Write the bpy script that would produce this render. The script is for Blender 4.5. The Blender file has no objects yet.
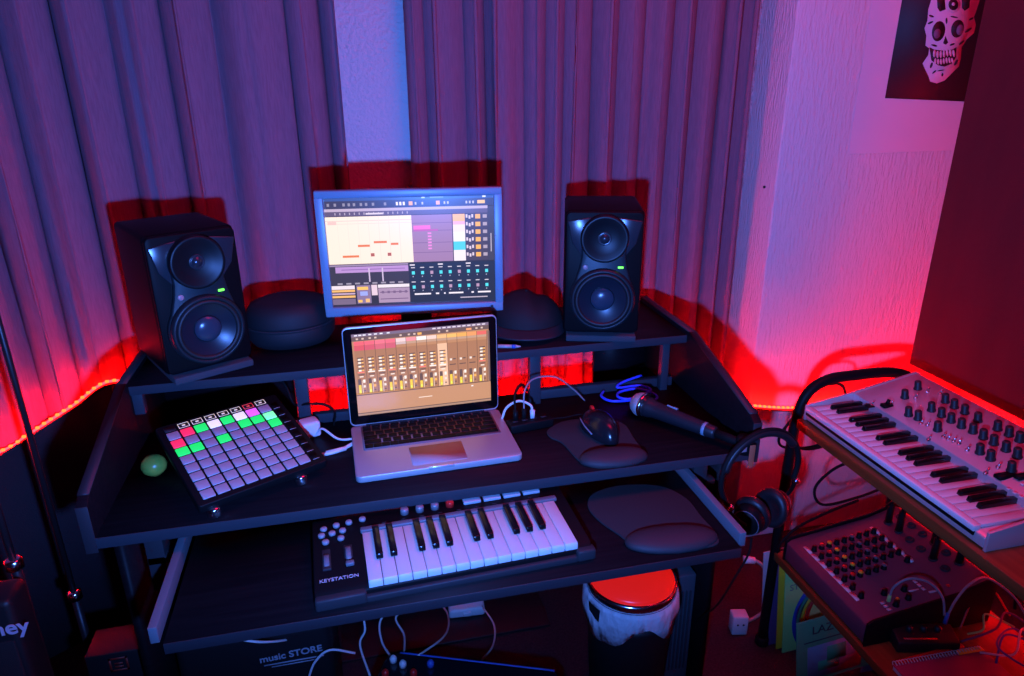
import bpy, bmesh, math, random
from mathutils import Vector, Matrix
random.seed(7)
C = bpy.context.scene
COL = C.collection
R = math.radians
PI = math.pi

# ------------------------------------------------------------------ camera numbers (also used to read points off real planes)
F, CX, CY = 702.0, 512.0, 338.0
PITCH, ROLL, YAW, H = R(20.6), R(0.4), R(13.1), 1.47

# ------------------------------------------------------------------ materials
MATS = {}
def mat(name, col, rough=0.5, metal=0.0, emit=None, es=1.0, bump=None, spec=0.5, vary=None, trans=0.0, sheen=0.0, coat=0.0):
    m = bpy.data.materials.new(name); m.use_nodes = True
    nt = m.node_tree; b = nt.nodes['Principled BSDF']
    b.inputs['Base Color'].default_value = (*col, 1)
    b.inputs['Roughness'].default_value = rough
    b.inputs['Metallic'].default_value = metal
    b.inputs['Specular IOR Level'].default_value = spec
    b.inputs['Sheen Weight'].default_value = sheen
    b.inputs['Coat Weight'].default_value = coat
    b.inputs['Transmission Weight'].default_value = trans
    if emit:
        b.inputs['Emission Color'].default_value = (*emit, 1)
        b.inputs['Emission Strength'].default_value = es
    tc = None
    if bump or vary:
        tc = nt.nodes.new('ShaderNodeTexCoord')
    if bump:                                     # (scale xyz, strength, distance, detail)
        mp = nt.nodes.new('ShaderNodeMapping'); mp.inputs['Scale'].default_value = bump[0]
        nz = nt.nodes.new('ShaderNodeTexNoise'); nz.inputs['Scale'].default_value = 1.0; nz.inputs['Detail'].default_value = bump[3]
        bp = nt.nodes.new('ShaderNodeBump'); bp.inputs['Strength'].default_value = bump[1]; bp.inputs['Distance'].default_value = bump[2]
        nt.links.new(tc.outputs['Object'], mp.inputs[0]); nt.links.new(mp.outputs[0], nz.inputs[0])
        nt.links.new(nz.outputs[0], bp.inputs['Height']); nt.links.new(bp.outputs[0], b.inputs['Normal'])
    if vary:                                     # (scale xyz, colour 2, low, high)
        mp = nt.nodes.new('ShaderNodeMapping'); mp.inputs['Scale'].default_value = vary[0]
        nz = nt.nodes.new('ShaderNodeTexNoise'); nz.inputs['Scale'].default_value = 1.0; nz.inputs['Detail'].default_value = 6
        rp = nt.nodes.new('ShaderNodeValToRGB')
        rp.color_ramp.elements[0].position = vary[2]; rp.color_ramp.elements[1].position = vary[3]
        rp.color_ramp.elements[0].color = (*col, 1); rp.color_ramp.elements[1].color = (*vary[1], 1)
        nt.links.new(tc.outputs['Object'], mp.inputs[0]); nt.links.new(mp.outputs[0], nz.inputs[0])
        nt.links.new(nz.outputs[0], rp.inputs[0]); nt.links.new(rp.outputs[0], b.inputs['Base Color'])
    MATS[name] = m
    return m

wall_m   = mat('stucco', (.62, .60, .64), .85, bump=((150, 150, 30), .8, .006, 4))
flat_m   = mat('rough_plaster', (.60, .58, .62), .9, bump=((110, 110, 110), .8, .007, 4))
smooth_m = mat('smooth_plaster', (.62, .60, .64), .8, bump=((30, 30, 60), .15, .004, 3))
floor_m  = mat('carpet', (.030, .026, .036), .95, bump=((380, 380, 380), .8, .004, 3), vary=((160, 160, 160), (.06, .05, .065), .35, .7))
ceil_m   = mat('ceiling_paint', (.25, .24, .26), .9)
curt_m   = mat('curtain_cloth', (.19, .10, .15), .9, bump=((420, 420, 420), .25, .002, 2), vary=((300, 300, 25), (.23, .125, .18), .35, .65))
black_m  = mat('black_plastic', (.006, .006, .007), .5, spec=.14, bump=((500, 500, 500), .05, .001, 2))
blackr_m = mat('black_rubber', (.006, .006, .007), .7, spec=.14)
gloss_m  = mat('gloss_black', (.006, .006, .007), .18, spec=.3)
desk_m   = mat('black_brown_laminate', (.008, .005, .007), .5, spec=.12, bump=((15, 260, 260), .06, .001, 3), vary=((6, 120, 120), (.014, .009, .011), .35, .7))
edge_m   = mat('grey_edge_band', (.036, .040, .052), .5, spec=.2)
cab_m    = mat('cabinet_vinyl', (.005, .004, .005), .5, spec=.10)
baffle_m = mat('speaker_baffle', (.012, .018, .022), .42, spec=.3)
horn_m   = mat('speaker_horn', (.005, .006, .008), .42, spec=.3)
cone_m   = mat('speaker_cone', (.022, .026, .034), .24)
surr_m   = mat('rubber_surround', (.010, .010, .012), .55)
silver_m = mat('silver_frame', (.22, .33, .42), .4, .1)
alu_m    = mat('aluminium', (.52, .50, .52), .42, .35)
chrome_m = mat('chrome', (.85, .85, .87), .18, 1.0)
white_m  = mat('white_plastic', (.78, .77, .78), .4)
key_m    = mat('key_white', (.68, .70, .70), .4)
grey_m   = mat('grey_plastic', (.13, .15, .18), .5)
dgrey_m  = mat('dark_grey', (.03, .03, .036), .5, spec=.2)
pad_m    = mat('pad_rubber', (.46, .45, .48), .5)
cloth_m  = mat('mousepad_cloth', (.022, .022, .027), .9, bump=((600, 600, 600), .3, .001, 2))
cap_m    = mat('cap_cloth', (.009, .007, .010), .8, bump=((500, 500, 500), .3, .001, 2))
visor_m  = mat('visor_cloth', (.024, .024, .034), .6)
wood_m   = mat('orange_wood', (.26, .085, .022), .42, bump=((160, 8, 160), .1, .001, 4), vary=((70, 3, 70), (.15, .045, .012), .3, .75))
red_m    = mat('red_cloth_panel', (.085, .004, .010), .95, bump=((500, 500, 500), .3, .001, 2), vary=((9, 9, 3), (.11, .005, .012), .35, .7))
redpl_m  = mat('red_plastic', (.75, .02, .02), .3)
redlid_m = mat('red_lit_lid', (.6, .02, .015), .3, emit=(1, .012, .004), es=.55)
blue_m   = mat('blue_cord', (.04, .09, .95), .45)
bluep_m  = mat('blue_plastic', (.05, .12, .5), .4)
yel_m    = mat('yellow_plastic', (.95, .55, .03), .4)
orange_m = mat('orange_tag', (.75, .12, .06), .5)
green_m  = mat('green_ball', (.16, .32, .05), .3, vary=((40, 40, 40), (.35, .40, .06), .4, .6))
bag_m    = mat('white_bag', (.66, .66, .70), .45, bump=((60, 60, 30), .8, .01, 4))
ledg_m   = mat('green_indicator', (.02, .2, .02), .4, emit=(.15, 1, .08), es=2.2)
ledr_m   = mat('led_tape_red', (.3, .0, .0), .5, emit=(1, .0008, .0012), es=210)
bead_m   = mat('led_bead', (.4, .05, .02), .4, emit=(1, .0022, .0004), es=210)
paper_m  = mat('white_paper', (.60, .57, .64), .8)
poster_m = mat('poster_black', (.010, .007, .014), .6)
print_m  = mat('poster_print', (.60, .52, .66), .7)
printd_m = mat('poster_print_grey', (.16, .11, .20), .7)
synth_m  = mat('synth_panel', (.62, .58, .60), .38, .35)
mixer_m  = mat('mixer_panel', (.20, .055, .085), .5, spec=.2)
sl_green = mat('sleeve_green', (.40, .80, .22), .6)
sl_blue  = mat('sleeve_blue', (.06, .42, .20), .6)
sl_white = mat('sleeve_white', (.50, .50, .50), .6)
sl_purp  = mat('sleeve_purple', (.12, .06, .18), .6)
sl_dark  = mat('sleeve_print_dark', (.02, .05, .06), .6)
case_m   = mat('black_case', (.010, .010, .012), .5)
glasslid_m = mat('dark_lid_gloss', (.010, .010, .018), .15)
text_m   = mat('white_print', (.55, .55, .6), .5)
grcab_m  = mat('grey_cord', (.28, .27, .30), .5)
note_m   = mat('notebook_cover', (.34, .05, .14), .6)
knobc_m  = mat('knob_teal_black', (.020, .024, .028), .45)
padg_m = mat('pad_green', (.02, .4, .1), .5, emit=(.01, .80, .12), es=1.0)
padr_m = mat('pad_red', (.4, .05, .1), .5, emit=(1.0, .02, .10), es=.85)
padw_m = mat('pad_white', (.6, .6, .7), .5, emit=(.75, .70, 1.0), es=.95)
padp_m = mat('pad_magenta', (.5, .1, .5), .5, emit=(.75, .12, 1.0), es=.95)
padgw_m = mat('pad_pale_green', (.3, .6, .4), .5, emit=(.15, .95, .35), es=1.0)
icon_m = mat('pad_icon', (.6, .55, .5), .5, emit=(1, .85, .75), es=.55)
iconr_m = mat('pad_icon_red', (.6, .1, .1), .5, emit=(1, .05, .06), es=.6)

def attr_emit(name, es):                          # screens: light given off in the colour of each cell
    m = bpy.data.materials.new(name); m.use_nodes = True
    nt = m.node_tree; b = nt.nodes['Principled BSDF']
    a = nt.nodes.new('ShaderNodeVertexColor'); a.layer_name = 'Col'
    b.inputs['Base Color'].default_value = (.01, .01, .012, 1); b.inputs['Roughness'].default_value = .25
    nt.links.new(a.outputs['Color'], b.inputs['Emission Color']); b.inputs['Emission Strength'].default_value = es
    return m
screen_m = attr_emit('monitor_pixels', 1.15)
lscreen_m = attr_emit('laptop_pixels', 1.2)

# ------------------------------------------------------------------ mesh builder
class MB:
    def __init__(s): s.bm = bmesh.new(); s.mi = 0; s.M = Matrix.Identity(4)
    def _fin(s, n0, f0):
        s.bm.verts.ensure_lookup_table(); s.bm.faces.ensure_lookup_table()
        for v in list(s.bm.verts)[n0:]: v.co = s.M @ v.co
        for f in list(s.bm.faces)[f0:]: f.material_index = s.mi
    def box(s, x0, x1, y0, y1, z0, z1, bev=0.0, seg=2, M=None):
        t = bmesh.new(); bmesh.ops.create_cube(t, size=1)
        for v in t.verts:
            v.co = Vector((x0 + (v.co.x + .5) * (x1 - x0), y0 + (v.co.y + .5) * (y1 - y0), z0 + (v.co.z + .5) * (z1 - z0)))
        if bev > 0:
            bmesh.ops.bevel(t, geom=list(t.edges), offset=bev, segments=seg, profile=.5, affect='EDGES')
        if M is not None: bmesh.ops.transform(t, matrix=M, verts=t.verts)
        s.merge(t); return s
    def merge(s, t):
        n0, f0 = len(s.bm.verts), len(s.bm.faces)
        vm = [s.bm.verts.new(v.co) for v in t.verts]
        t.verts.index_update()
        for f in t.faces:
            try: s.bm.faces.new([vm[v.index] for v in f.verts])
            except ValueError: pass
        t.free(); s._fin(n0, f0)
    def prism(s, poly, a0, a1, axis='z', bev=0.0, seg=2):
        t = bmesh.new()
        def P(p, a):
            return {'z': (p[0], p[1], a), 'y': (p[0], a, p[1]), 'x': (a, p[0], p[1])}[axis]
        lo = [t.verts.new(P(p, a0)) for p in poly]; hi = [t.verts.new(P(p, a1)) for p in poly]
        n = len(poly)
        t.faces.new(lo[::-1]); t.faces.new(hi)
        for i in range(n): t.faces.new((lo[i], lo[(i + 1) % n], hi[(i + 1) % n], hi[i]))
        bmesh.ops.recalc_face_normals(t, faces=t.faces)
        if bev > 0:
            es = [e for e in t.edges if len(e.link_faces) == 2 and e.calc_face_angle(0) > R(40)]
            bmesh.ops.bevel(t, geom=es, offset=bev, segments=seg, profile=.5, affect='EDGES')
        s.merge(t); return s
    def lathe(s, prof, seg=32, M=None, sx=1.0, sy=1.0, cap=True):
        t = bmesh.new(); rings = []
        for r, z in prof:
            if r < 1e-6: rings.append([t.verts.new((0, 0, z))])
            else: rings.append([t.verts.new((sx * r * math.cos(2 * PI * k / seg), sy * r * math.sin(2 * PI * k / seg), z)) for k in range(seg)])
        for a, b in zip(rings, rings[1:]):
            for k in range(seg):
                k2 = (k + 1) % seg
                if len(a) == 1 and len(b) == 1: continue
                if len(a) == 1: t.faces.new((a[0], b[k2], b[k]))
                elif len(b) == 1: t.faces.new((a[k], a[k2], b[0]))
                else: t.faces.new((a[k], a[k2], b[k2], b[k]))
        if cap and len(rings[0]) > 1: t.faces.new(rings[0][::-1])
        if cap and len(rings[-1]) > 1: t.faces.new(rings[-1])
        bmesh.ops.recalc_face_normals(t, faces=t.faces)
        if M is not None: bmesh.ops.transform(t, matrix=M, verts=t.verts)
        s.merge(t); return s
    def cyl(s, p0, p1, r0, r1=None, seg=16):
        p0, p1 = Vector(p0), Vector(p1); d = p1 - p0
        M = Matrix.Translation(p0) @ d.to_track_quat('Z', 'Y').to_matrix().to_4x4()
        return s.lathe([(r0, 0), (r0 if r1 is None else r1, d.length)], seg, M)
    def tube(s, pts, r, seg=8, closed=False, sub=6, radii=None):
        P = [Vector(p) for p in pts]
        if sub > 1: P = smooth(P, closed, sub)
        t = bmesh.new(); rings = []; n = len(P); up = None
        for i, p in enumerate(P):
            a = P[(i - 1) % n] if (closed or i > 0) else p
            b = P[(i + 1) % n] if (closed or i < n - 1) else p
            d = (b - a).normalized() if (b - a).length > 1e-9 else Vector((0, 0, 1))
            if up is None: up = Vector((0, 0, 1)) if abs(d.z) < .9 else Vector((1, 0, 0))
            x = d.cross(up).normalized() if d.cross(up).length > 1e-6 else d.orthogonal().normalized()
            up = x.cross(d).normalized()
            rr = r if radii is None else radii[0] + (radii[1] - radii[0]) * i / max(1, n - 1)
            rings.append([t.verts.new(p + (x * math.cos(2 * PI * k / seg) + up * math.sin(2 * PI * k / seg)) * rr) for k in range(seg)])
        m = n if closed else n - 1
        for i in range(m):
            a, b = rings[i], rings[(i + 1) % n]
            for k in range(seg): t.faces.new((a[k], a[(k + 1) % seg], b[(k + 1) % seg], b[k]))
        if not closed: t.faces.new(rings[0][::-1]); t.faces.new(rings[-1])
        bmesh.ops.recalc_face_normals(t, faces=t.faces)
        s.merge(t); return s
    def build(s, name, mats, parent=None, sharp=38):
        me = bpy.data.meshes.new(name)
        for e in s.bm.edges:
            e.smooth = not (len(e.link_faces) == 2 and e.calc_face_angle(0) > R(sharp))
        for f in s.bm.faces: f.smooth = any(e.smooth for e in f.edges)
        s.bm.to_mesh(me); s.bm.free()
        for m in (mats if isinstance(mats, (list, tuple)) else [mats]): me.materials.append(m)
        o = bpy.data.objects.new(name, me); COL.objects.link(o)
        o.shadow_terminator_geometry_offset = 0.0
        if parent is not None: o.parent = parent
        return o

def smooth(P, closed, sub):
    out = []; n = len(P)
    for i in range(n if closed else n - 1):
        p1, p2 = P[i], P[(i + 1) % n]
        p0 = P[(i - 1) % n] if (closed or i > 0) else p1 * 2 - p2
        p3 = P[(i + 2) % n] if (closed or i + 2 < n) else p2 * 2 - p1
        for k in range(sub):
            t = k / sub
            out.append(.5 * ((2 * p1) + (p2 - p0) * t + (2 * p0 - 5 * p1 + 4 * p2 - p3) * t * t + (3 * p1 - p0 - 3 * p2 + p3) * t ** 3))
    if not closed: out.append(P[-1])
    return out

def tag(o, label, cat, group=None):
    o['label'] = label; o['category'] = cat
    if group: o['group'] = group
    return o
def thing(name, label, cat, loc=(0, 0, 0), rotz=0.0, group=None):
    o = bpy.data.objects.new(name, None); COL.objects.link(o); o.empty_display_size = .05
    o.location = loc; o.rotation_euler = (0, 0, rotz)
    return tag(o, label, cat, group)
def struct(name, mb, m):
    o = mb.build(name, m); o['kind'] = 'structure'; return o
def dup(root, loc, rotz, label):
    r = root.copy(); COL.objects.link(r); r.location = loc; r.rotation_euler = (0, 0, rotz); r['label'] = label
    for ch in list(root.children):
        c = ch.copy(); COL.objects.link(c); c.parent = r
        for g in list(ch.children):
            d = g.copy(); COL.objects.link(d); d.parent = c
    return r
def copypart(src, loc, rot=None, m=None):
    c = src.copy(); COL.objects.link(c); c.parent = src.parent; c.location = loc
    if rot is not None: c.rotation_euler = rot
    if m is not None:
        c.data = c.data.copy(); c.data.materials.clear(); c.data.materials.append(m)
    return c
def text(body, size, m, parent, loc, rot, extrude=.0004, bold=False, name='lettering'):
    cu = bpy.data.curves.new(name, 'FONT'); cu.body = body; cu.size = size; cu.extrude = extrude
    cu.align_x = 'CENTER'; cu.align_y = 'CENTER'
    if bold: cu.offset = size * .02
    f = bpy.data.objects.new(name, cu); cu.materials.append(m)
    me = bpy.data.meshes.new_from_object(f); bpy.data.objects.remove(f)
    o = bpy.data.objects.new(name, me); COL.objects.link(o)
    o.location = loc; o.rotation_euler = rot; o.parent = parent
    return o
def cable(name, label, pts, r, m, cat='cable', group=None, plugs=(), sub=8):
    o = MB().tube(pts, r, 8, sub=sub).build(name, m)
    tag(o, label, cat, group)
    for (p0, p1, pr, pm) in plugs:
        MB().cyl(p0, p1, pr, pr * .85, 12).build('plug', pm, o)
    return o
def ring_poly(cx, cy, rx, ry, n=28, a0=0, a1=2 * PI):
    return [(cx + rx * math.cos(a0 + (a1 - a0) * k / n), cy + ry * math.sin(a0 + (a1 - a0) * k / n)) for k in range(n)]
def rrect(x0, x1, y0, y1, r, n=5):
    out = []
    for cx, cy, a in ((x1 - r, y1 - r, 0), (x0 + r, y1 - r, PI / 2), (x0 + r, y0 + r, PI), (x1 - r, y0 + r, 3 * PI / 2)):
        for k in range(n + 1): out.append((cx + r * math.cos(a + PI / 2 * k / n), cy + r * math.sin(a + PI / 2 * k / n)))
    return out
RX90 = Matrix.Rotation(PI / 2, 4, 'X')            # +Z -> -Y

# ------------------------------------------------------------------ the room
struct('floor', MB().box(-2.6, 2.4, -1.2, 2.3, -.05, 0), floor_m)
struct('wall_back', MB().box(-.80, 1.30, 1.915, 2.02, 0, 2.6), flat_m)
struct('wall_left', MB().prism([(-.80, 1.915), (-2.3, .70), (-2.37, .78), (-.84, 2.02)], 0, 2.6), flat_m)
struct('wall_corner', MB().prism([(1.160, 1.750), (2.05, 1.750), (2.05, 2.02), (1.160, 2.02)], 0, 2.6, bev=.004), wall_m)
struct('wall_right', MB().box(1.92, 2.05, -1.2, 1.75, 0, 2.6), wall_m)
struct('ceiling', MB().box(-2.6, 2.4, -1.2, 2.3, 2.6, 2.65), ceil_m)

# dark board under the left curtain that carries the light strip
L_STRIP = [(-1.35, 1.38, .56), (-1.10, 1.585, .585), (-.872, 1.743, .62), (-.823, 1.776, .64), (-.723, 1.818, .69), (-.628, 1.845, .738), (-.50, 1.815, .70), (-.38, 1.80, .59),
           (-.2, 1.79, .57), (.2, 1.79, .57), (.6, 1.79, .57), (.98, 1.785, .555)]
t = bmesh.new()
pa = [Vector(p) for p in L_STRIP[:6]]
fr = []
for p in pa:
    n = Vector((.0, -.012, 0))
    fr.append((t.verts.new((p.x, p.y - .012, 0)), t.verts.new((p.x, p.y - .012, p.z - .006)), t.verts.new((p.x - .01, p.y + .012, p.z - .006)), t.verts.new((p.x - .01, p.y + .012, 0))))
for a, b in zip(fr, fr[1:]):
    for k in range(4): t.faces.new((a[k], a[(k + 1) % 4], b[(k + 1) % 4], b[k]))
t.faces.new(fr[0]); t.faces.new(fr[-1][::-1])
bmesh.ops.recalc_face_normals(t, faces=t.faces)
m = MB(); m.merge(t)
struct('trim_1', m, mat('dark_board', (.035, .022, .03), .9, bump=((300, 300, 300), .6, .003, 2)))

# ------------------------------------------------------------------ curtains
def curtain(name, label, path, folds, amp, z0, z1, seed, hem=True):
    rnd = random.Random(seed)
    P = smooth([Vector((*p, 0)) for p in path], False, 40)
    acc = [0.0]
    for a, b in zip(P, P[1:]): acc.append(acc[-1] + (b - a).length)
    L = acc[-1]; N = int(folds * 16)
    ph = [rnd.uniform(-.35, .35) for _ in range(folds + 3)]
    am = [rnd.uniform(.6, 1.25) for _ in range(folds + 3)]
    wob = [rnd.uniform(-.5, .5) for _ in range(folds + 3)]
    NZ = 26; t = bmesh.new(); grid = []
    for iz in range(NZ + 1):
        fz = iz / NZ; z = z0 + (z1 - z0) * fz; row = []
        for i in range(N + 1):
            u = i / N
            q = u * folds; k = int(q); f = q - k
            sh = ph[k] * (1 - f) + ph[k + 1] * f + (wob[k] * (1 - f) + wob[k + 1] * f) * .35 * math.sin(2.2 * fz + k)
            A = amp * (am[k] * (1 - f) + am[k + 1] * f) * (1.0 - .35 * fz)
            w = math.sin(2 * PI * (q + sh))
            w2 = math.sin(2 * PI * (2 * q + 1.7 * sh + .2)) * .22 + .07 * math.sin(2 * PI * (2.6 * q + sh + fz * .4))
            off = A * (math.copysign(abs(w) ** .8, w) + w2)
            s = u * L
            j = max(0, min(len(P) - 2, next((n for n in range(len(acc) - 1) if acc[n + 1] >= s), len(P) - 2)))
            e = (s - acc[j]) / max(1e-9, acc[j + 1] - acc[j]); p = P[j].lerp(P[j + 1], e)
            d = (P[j + 1] - P[j]).normalized(); nrm = Vector((d.y, -d.x, 0))
            lat = d * (amp * .35 * math.sin(4 * PI * (q + sh)))
            v = p + nrm * off + lat
            row.append(t.verts.new((v.x, v.y, z)))
        grid.append(row)
    for a, b in zip(grid, grid[1:]):
        for i in range(N): t.faces.new((a[i], a[i + 1], b[i + 1], b[i]))
    m = MB(); m.merge(t)
    o = m.build(name, curt_m, sharp=180)
    so = o.modifiers.new('thickness', 'SOLIDIFY'); so.thickness = .002
    return tag(o, label, 'curtain', 'grey curtains behind the desk')
curtain('curtain', 'wide grey pleated curtain behind the left speaker, curving round to the left',
        [(-2.15, .78), (-1.55, 1.28), (-1.10, 1.63), (-.86, 1.80), (-.62, 1.868), (-.3, 1.868), (.008, 1.868)], 22, .029, .02, 2.5, 3)
curtain('curtain', 'grey pleated curtain behind the right speaker, beside the pink wall corner',
        [(.178, 1.868), (.6, 1.868), (1.108, 1.866)], 13, .027, .02, 2.5, 8)

# ------------------------------------------------------------------ LED strips
def strip(label, pts, visible):
    root = MB().tube(pts, .0032, 6, sub=8).build('led_strip', ledr_m)
    tag(root, label, 'light strip', 'red light strips round the room')
    P = smooth([Vector(p) for p in pts], False, 8); acc = [0.0]
    t = bmesh.new(); rows = []
    for i, p in enumerate(P):
        d = (P[min(i + 1, len(P) - 1)] - P[max(i - 1, 0)]).normalized(); n = Vector((d.y, -d.x, 0)).normalized()
        rows.append([t.verts.new(p + n * a_ + Vector((0, 0, z_))) for a_, z_ in ((.013, -.0045), (.013, -.0070), (-.013, -.0070), (-.013, -.0045))])
    for a, b in zip(rows, rows[1:]):
        for k in range(4): t.faces.new((a[k], a[(k + 1) % 4], b[(k + 1) % 4], b[k]))
    t.faces.new(rows[0][::-1]); t.faces.new(rows[-1])
    bmesh.ops.recalc_face_normals(t, faces=t.faces)
    m = MB(); m.merge(t); m.build('light_shield', dgrey_m, root)  # added under the tape to keep its light from shining down
    for a, b in zip(P, P[1:]): acc.append(acc[-1] + (b - a).length)
    bead = None; s = .01
    while s < acc[-1]:
        j = next(n for n in range(len(acc) - 1) if acc[n + 1] >= s)
        p = P[j].lerp(P[j + 1], (s - acc[j]) / (acc[j + 1] - acc[j]))
        if visible(p):
            if bead is None:
                bead = MB().box(-.0042, .0042, -.0034, .0034, -.003, .003, .001).build('led', bead_m, root)
                bead.location = p + Vector((0, -.002, .002))
            else: copypart(bead, p + Vector((0, -.002, .002)))
        s += .0172
    return root
strip('red light strip running along the left curtain above the dark board', L_STRIP, lambda p: -1.0 < p.x < -.58)
R_STRIP = [(1.06, 1.728, .535), (1.149, 1.730, .512), (1.307, 1.734, .483), (1.5, 1.734, .475), (1.75, 1.733, .455), (1.885, 1.70, .445), (1.90, 1.45, .440), (1.90, .6, .440)]
strip('red light strip low on the textured wall behind the headphones', R_STRIP, lambda p: 1.02 < p.x < 1.5 and p.y > 1.7)

# ------------------------------------------------------------------ the desk
DX0, DX1 = -.457, .755
desk = thing('computer_desk', 'black studio desk with raised monitor shelf and pull-out keyboard tray', 'desk', (.15, 1.4, 0))
def dpart(name, mb, m, parent=None):
    o = mb.build(name, m, parent or desk)
    if parent is None: o.location = (-.15, -1.4, 0)
    return o
top = dpart('desktop', MB().prism([(DX0, 1.112), (DX1, 1.112), (DX1, 1.490), (DX0, 1.490)], .730, .75), desk_m)
dpart('edge_band', MB().box(DX0, DX1, 1.1105, 1.1125, .7295, .7505, .0006), edge_m, top)
sh = dpart('monitor_shelf', MB().box(DX0, DX1, 1.42, 1.70, .872, .89), desk_m)
dpart('edge_band', MB().box(DX0, DX1, 1.4185, 1.4205, .8715, .8905, .0006), edge_m, sh)
side = [(1.112, .722), (1.112, .812), (1.130, .824), (1.41, .900), (1.70, .900), (1.70, .722)]
for x in (DX0 - .018, DX1):
    sp = dpart('side_panel', MB().prism(side, x, x + .018, 'x', bev=.0012).box(x, x + .018, 1.22, 1.70, 0, .7225), desk_m)
    m = MB().box(x - .0004, x + .0184, 1.1105, 1.1125, .722, .812, .0006)
    m.prism([(1.1295, .8235), (1.1305, .8258), (1.41, .9018), (1.41, .8995)], x - .0003, x + .0183, 'x')
    m.box(x - .0003, x + .0183, 1.41, 1.70, .8995, .9015)
    dpart('edge_band', m, mat('side_edge', (.03, .025, .032), .5) if x < 0 else MATS['side_edge'], sp)
MBK = MB().box(-.457, -.437, 1.425, 1.445, .825, .872, .001)
dpart('shelf_bracket', MBK, edge_m)
for a, b in ((-.457, -.165), (.61, .755)):
    dpart('cubby_back', MB().box(a, b, 1.650, 1.664, .60, .872), desk_m)
for x, w in ((-.128, .026), (.386, .026), (.708, .018)):
    dpart('shelf_post', MB().box(x - w / 2, x + w / 2, 1.425, 1.445, .75, .872, .001), edge_m)
for a, b in ((-.115, .25), (.40, .74)):
    dpart('low_rail', MB().box(a, b, 1.448, 1.466, .75, .772, .001), edge_m)
tray = dpart('keyboard_tray', MB().box(-.323, .628, .915, 1.30, .662, .68), desk_m)
dpart('edge_band', MB().box(-.323, .628, .9135, .9155, .6615, .6805, .0006), mat('tray_edge', (.022, .022, .03), .5), tray)
for x in (-.345, .632):
    dpart('tray_slide', MB().box(x, x + .013, .93, 1.42, .671, .7, .001), grey_m)
for x in (-.40, .655):
    dpart('slide_bracket', MB().box(x, x + .03, 1.15, 1.19, .60, .73, .001).box(x, x + .05, 1.15, 1.19, .655, .668), dgrey_m)
dpart('back_panel', MB().box(DX0, DX1, 1.50, 1.515, .30, .62), desk_m)

# ------------------------------------------------------------------ speakers
def baffle_poly(scale=1.0):
    pts = []
    ct, rt = .225, .053; cb, rb = .087, .074
    for k in range(0, 25): a = R(-20 + 220 * k / 24); pts.append((rt * math.cos(a), ct + rt * math.sin(a)))
    pts += [(-.049, .185), (-.053, .160)]
    for k in range(0, 31): a = R(148 + 244 * k / 30); pts.append((rb * math.cos(a), cb + rb * math.sin(a)))
    pts += [(.053, .160), (.049, .185)]
    return pts
def make_speaker(loc, rotz, label):
    w, h, d = .174, .284, .215
    t = thing('studio_speaker', label, 'speaker', loc, rotz, 'studio speakers on the desk shelf')
    MB().box(-w / 2, w / 2, .012, d, 0, h, .009, 3).build('cabinet', cab_m, t)
    # sculpted front: an outer frame that slopes back to the rim
    m = MB(); b = bmesh.new(); out = rrect(-w / 2 + .002, w / 2 - .002, .002, h - .002, .012); inn = baffle_poly()
    m.prism(out, .004, .016, 'y', bev=.003)
    m.build('front_frame', cab_m, t)
    m = MB().prism(inn, -.006, .008, 'y', bev=.004)
    m.build('baffle', baffle_m, t)
    for sg in (-1, 1):
        MB().prism([(sg * .082, .262), (sg * .030, .270), (sg * .045, .180), (sg * .070, .212)], .000, .006, 'y', bev=.002).build('corner_facet', cone_m, t)
    f = Matrix.Translation((0, -.006, .225)) @ RX90
    MB().lathe([(.0530, .000), (.0525, .009), (.0505, .0115), (.046, .0105), (.036, .0062), (.024, .0028), (.0150, .0012)], 48, f, cap=False).build('waveguide', horn_m, t)
    MB().lathe([(.0155, .0008), (.0145, .0035), (.0125, .0028), (.0105, .0026), (.0085, .0055), (.004, .0078), (0, .0086)], 32, f).build('tweeter', cone_m, t)
    f = Matrix.Translation((0, -.006, .087)) @ RX90
    MB().lathe([(.0715, 0), (.0710, .013), (.067, .0160), (.0635, .0155), (.0625, .0120)], 56, f, cap=False).build('woofer_ring', baffle_m, t)
    MB().lathe([(.0630, .012), (.0615, .0155), (.058, .0172), (.0545, .0155), (.0530, .0120)], 56, f, cap=False).build('woofer_surround', surr_m, t)
    co = MB().lathe([(.0540, .0125), (.047, .0090), (.038, .0052), (.030, .0025), (.0265, .0015)], 56, f, cap=False).build('woofer_cone', mat('woofer_paper', (.012, .016, .026), .32, spec=.4) if 'woofer_paper' not in MATS else MATS['woofer_paper'], t)
    MB().lathe([(.0275, .0016), (.025, .0050), (.018, .0088), (.009, .0108), (0, .0114)], 40, f).build('dust_cap', mat('dust_cap_gloss', (.03, .045, .07), .25) if 'dust_cap_gloss' not in MATS else MATS['dust_cap_gloss'], co)  # reflected glow put into the cap's lighter, bluer colour
    f = Matrix.Translation((-.040, -.006, .160)) @ RX90
    MB().lathe([(.0058, -.002), (.0058, .0015), (.0045, .0022), (0, .0022)], 24, f).build('badge', mat('badge_pink', (.45, .25, .27), .4) if 'badge_pink' not in MATS else MATS['badge_pink'], t)
    MB().box(.032, .044, -.0085, -.0055, .158, .1625, .0008).build('power_light', ledg_m, t)
    return t
s1 = make_speaker((-.299, 1.447, .906), R(28), 'black studio speaker at the left end of the shelf, turned towards the middle')
dup(s1, (.545, 1.437, .906), R(-17), 'black studio speaker on the shelf right of the cap, turned towards the laptop')
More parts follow.
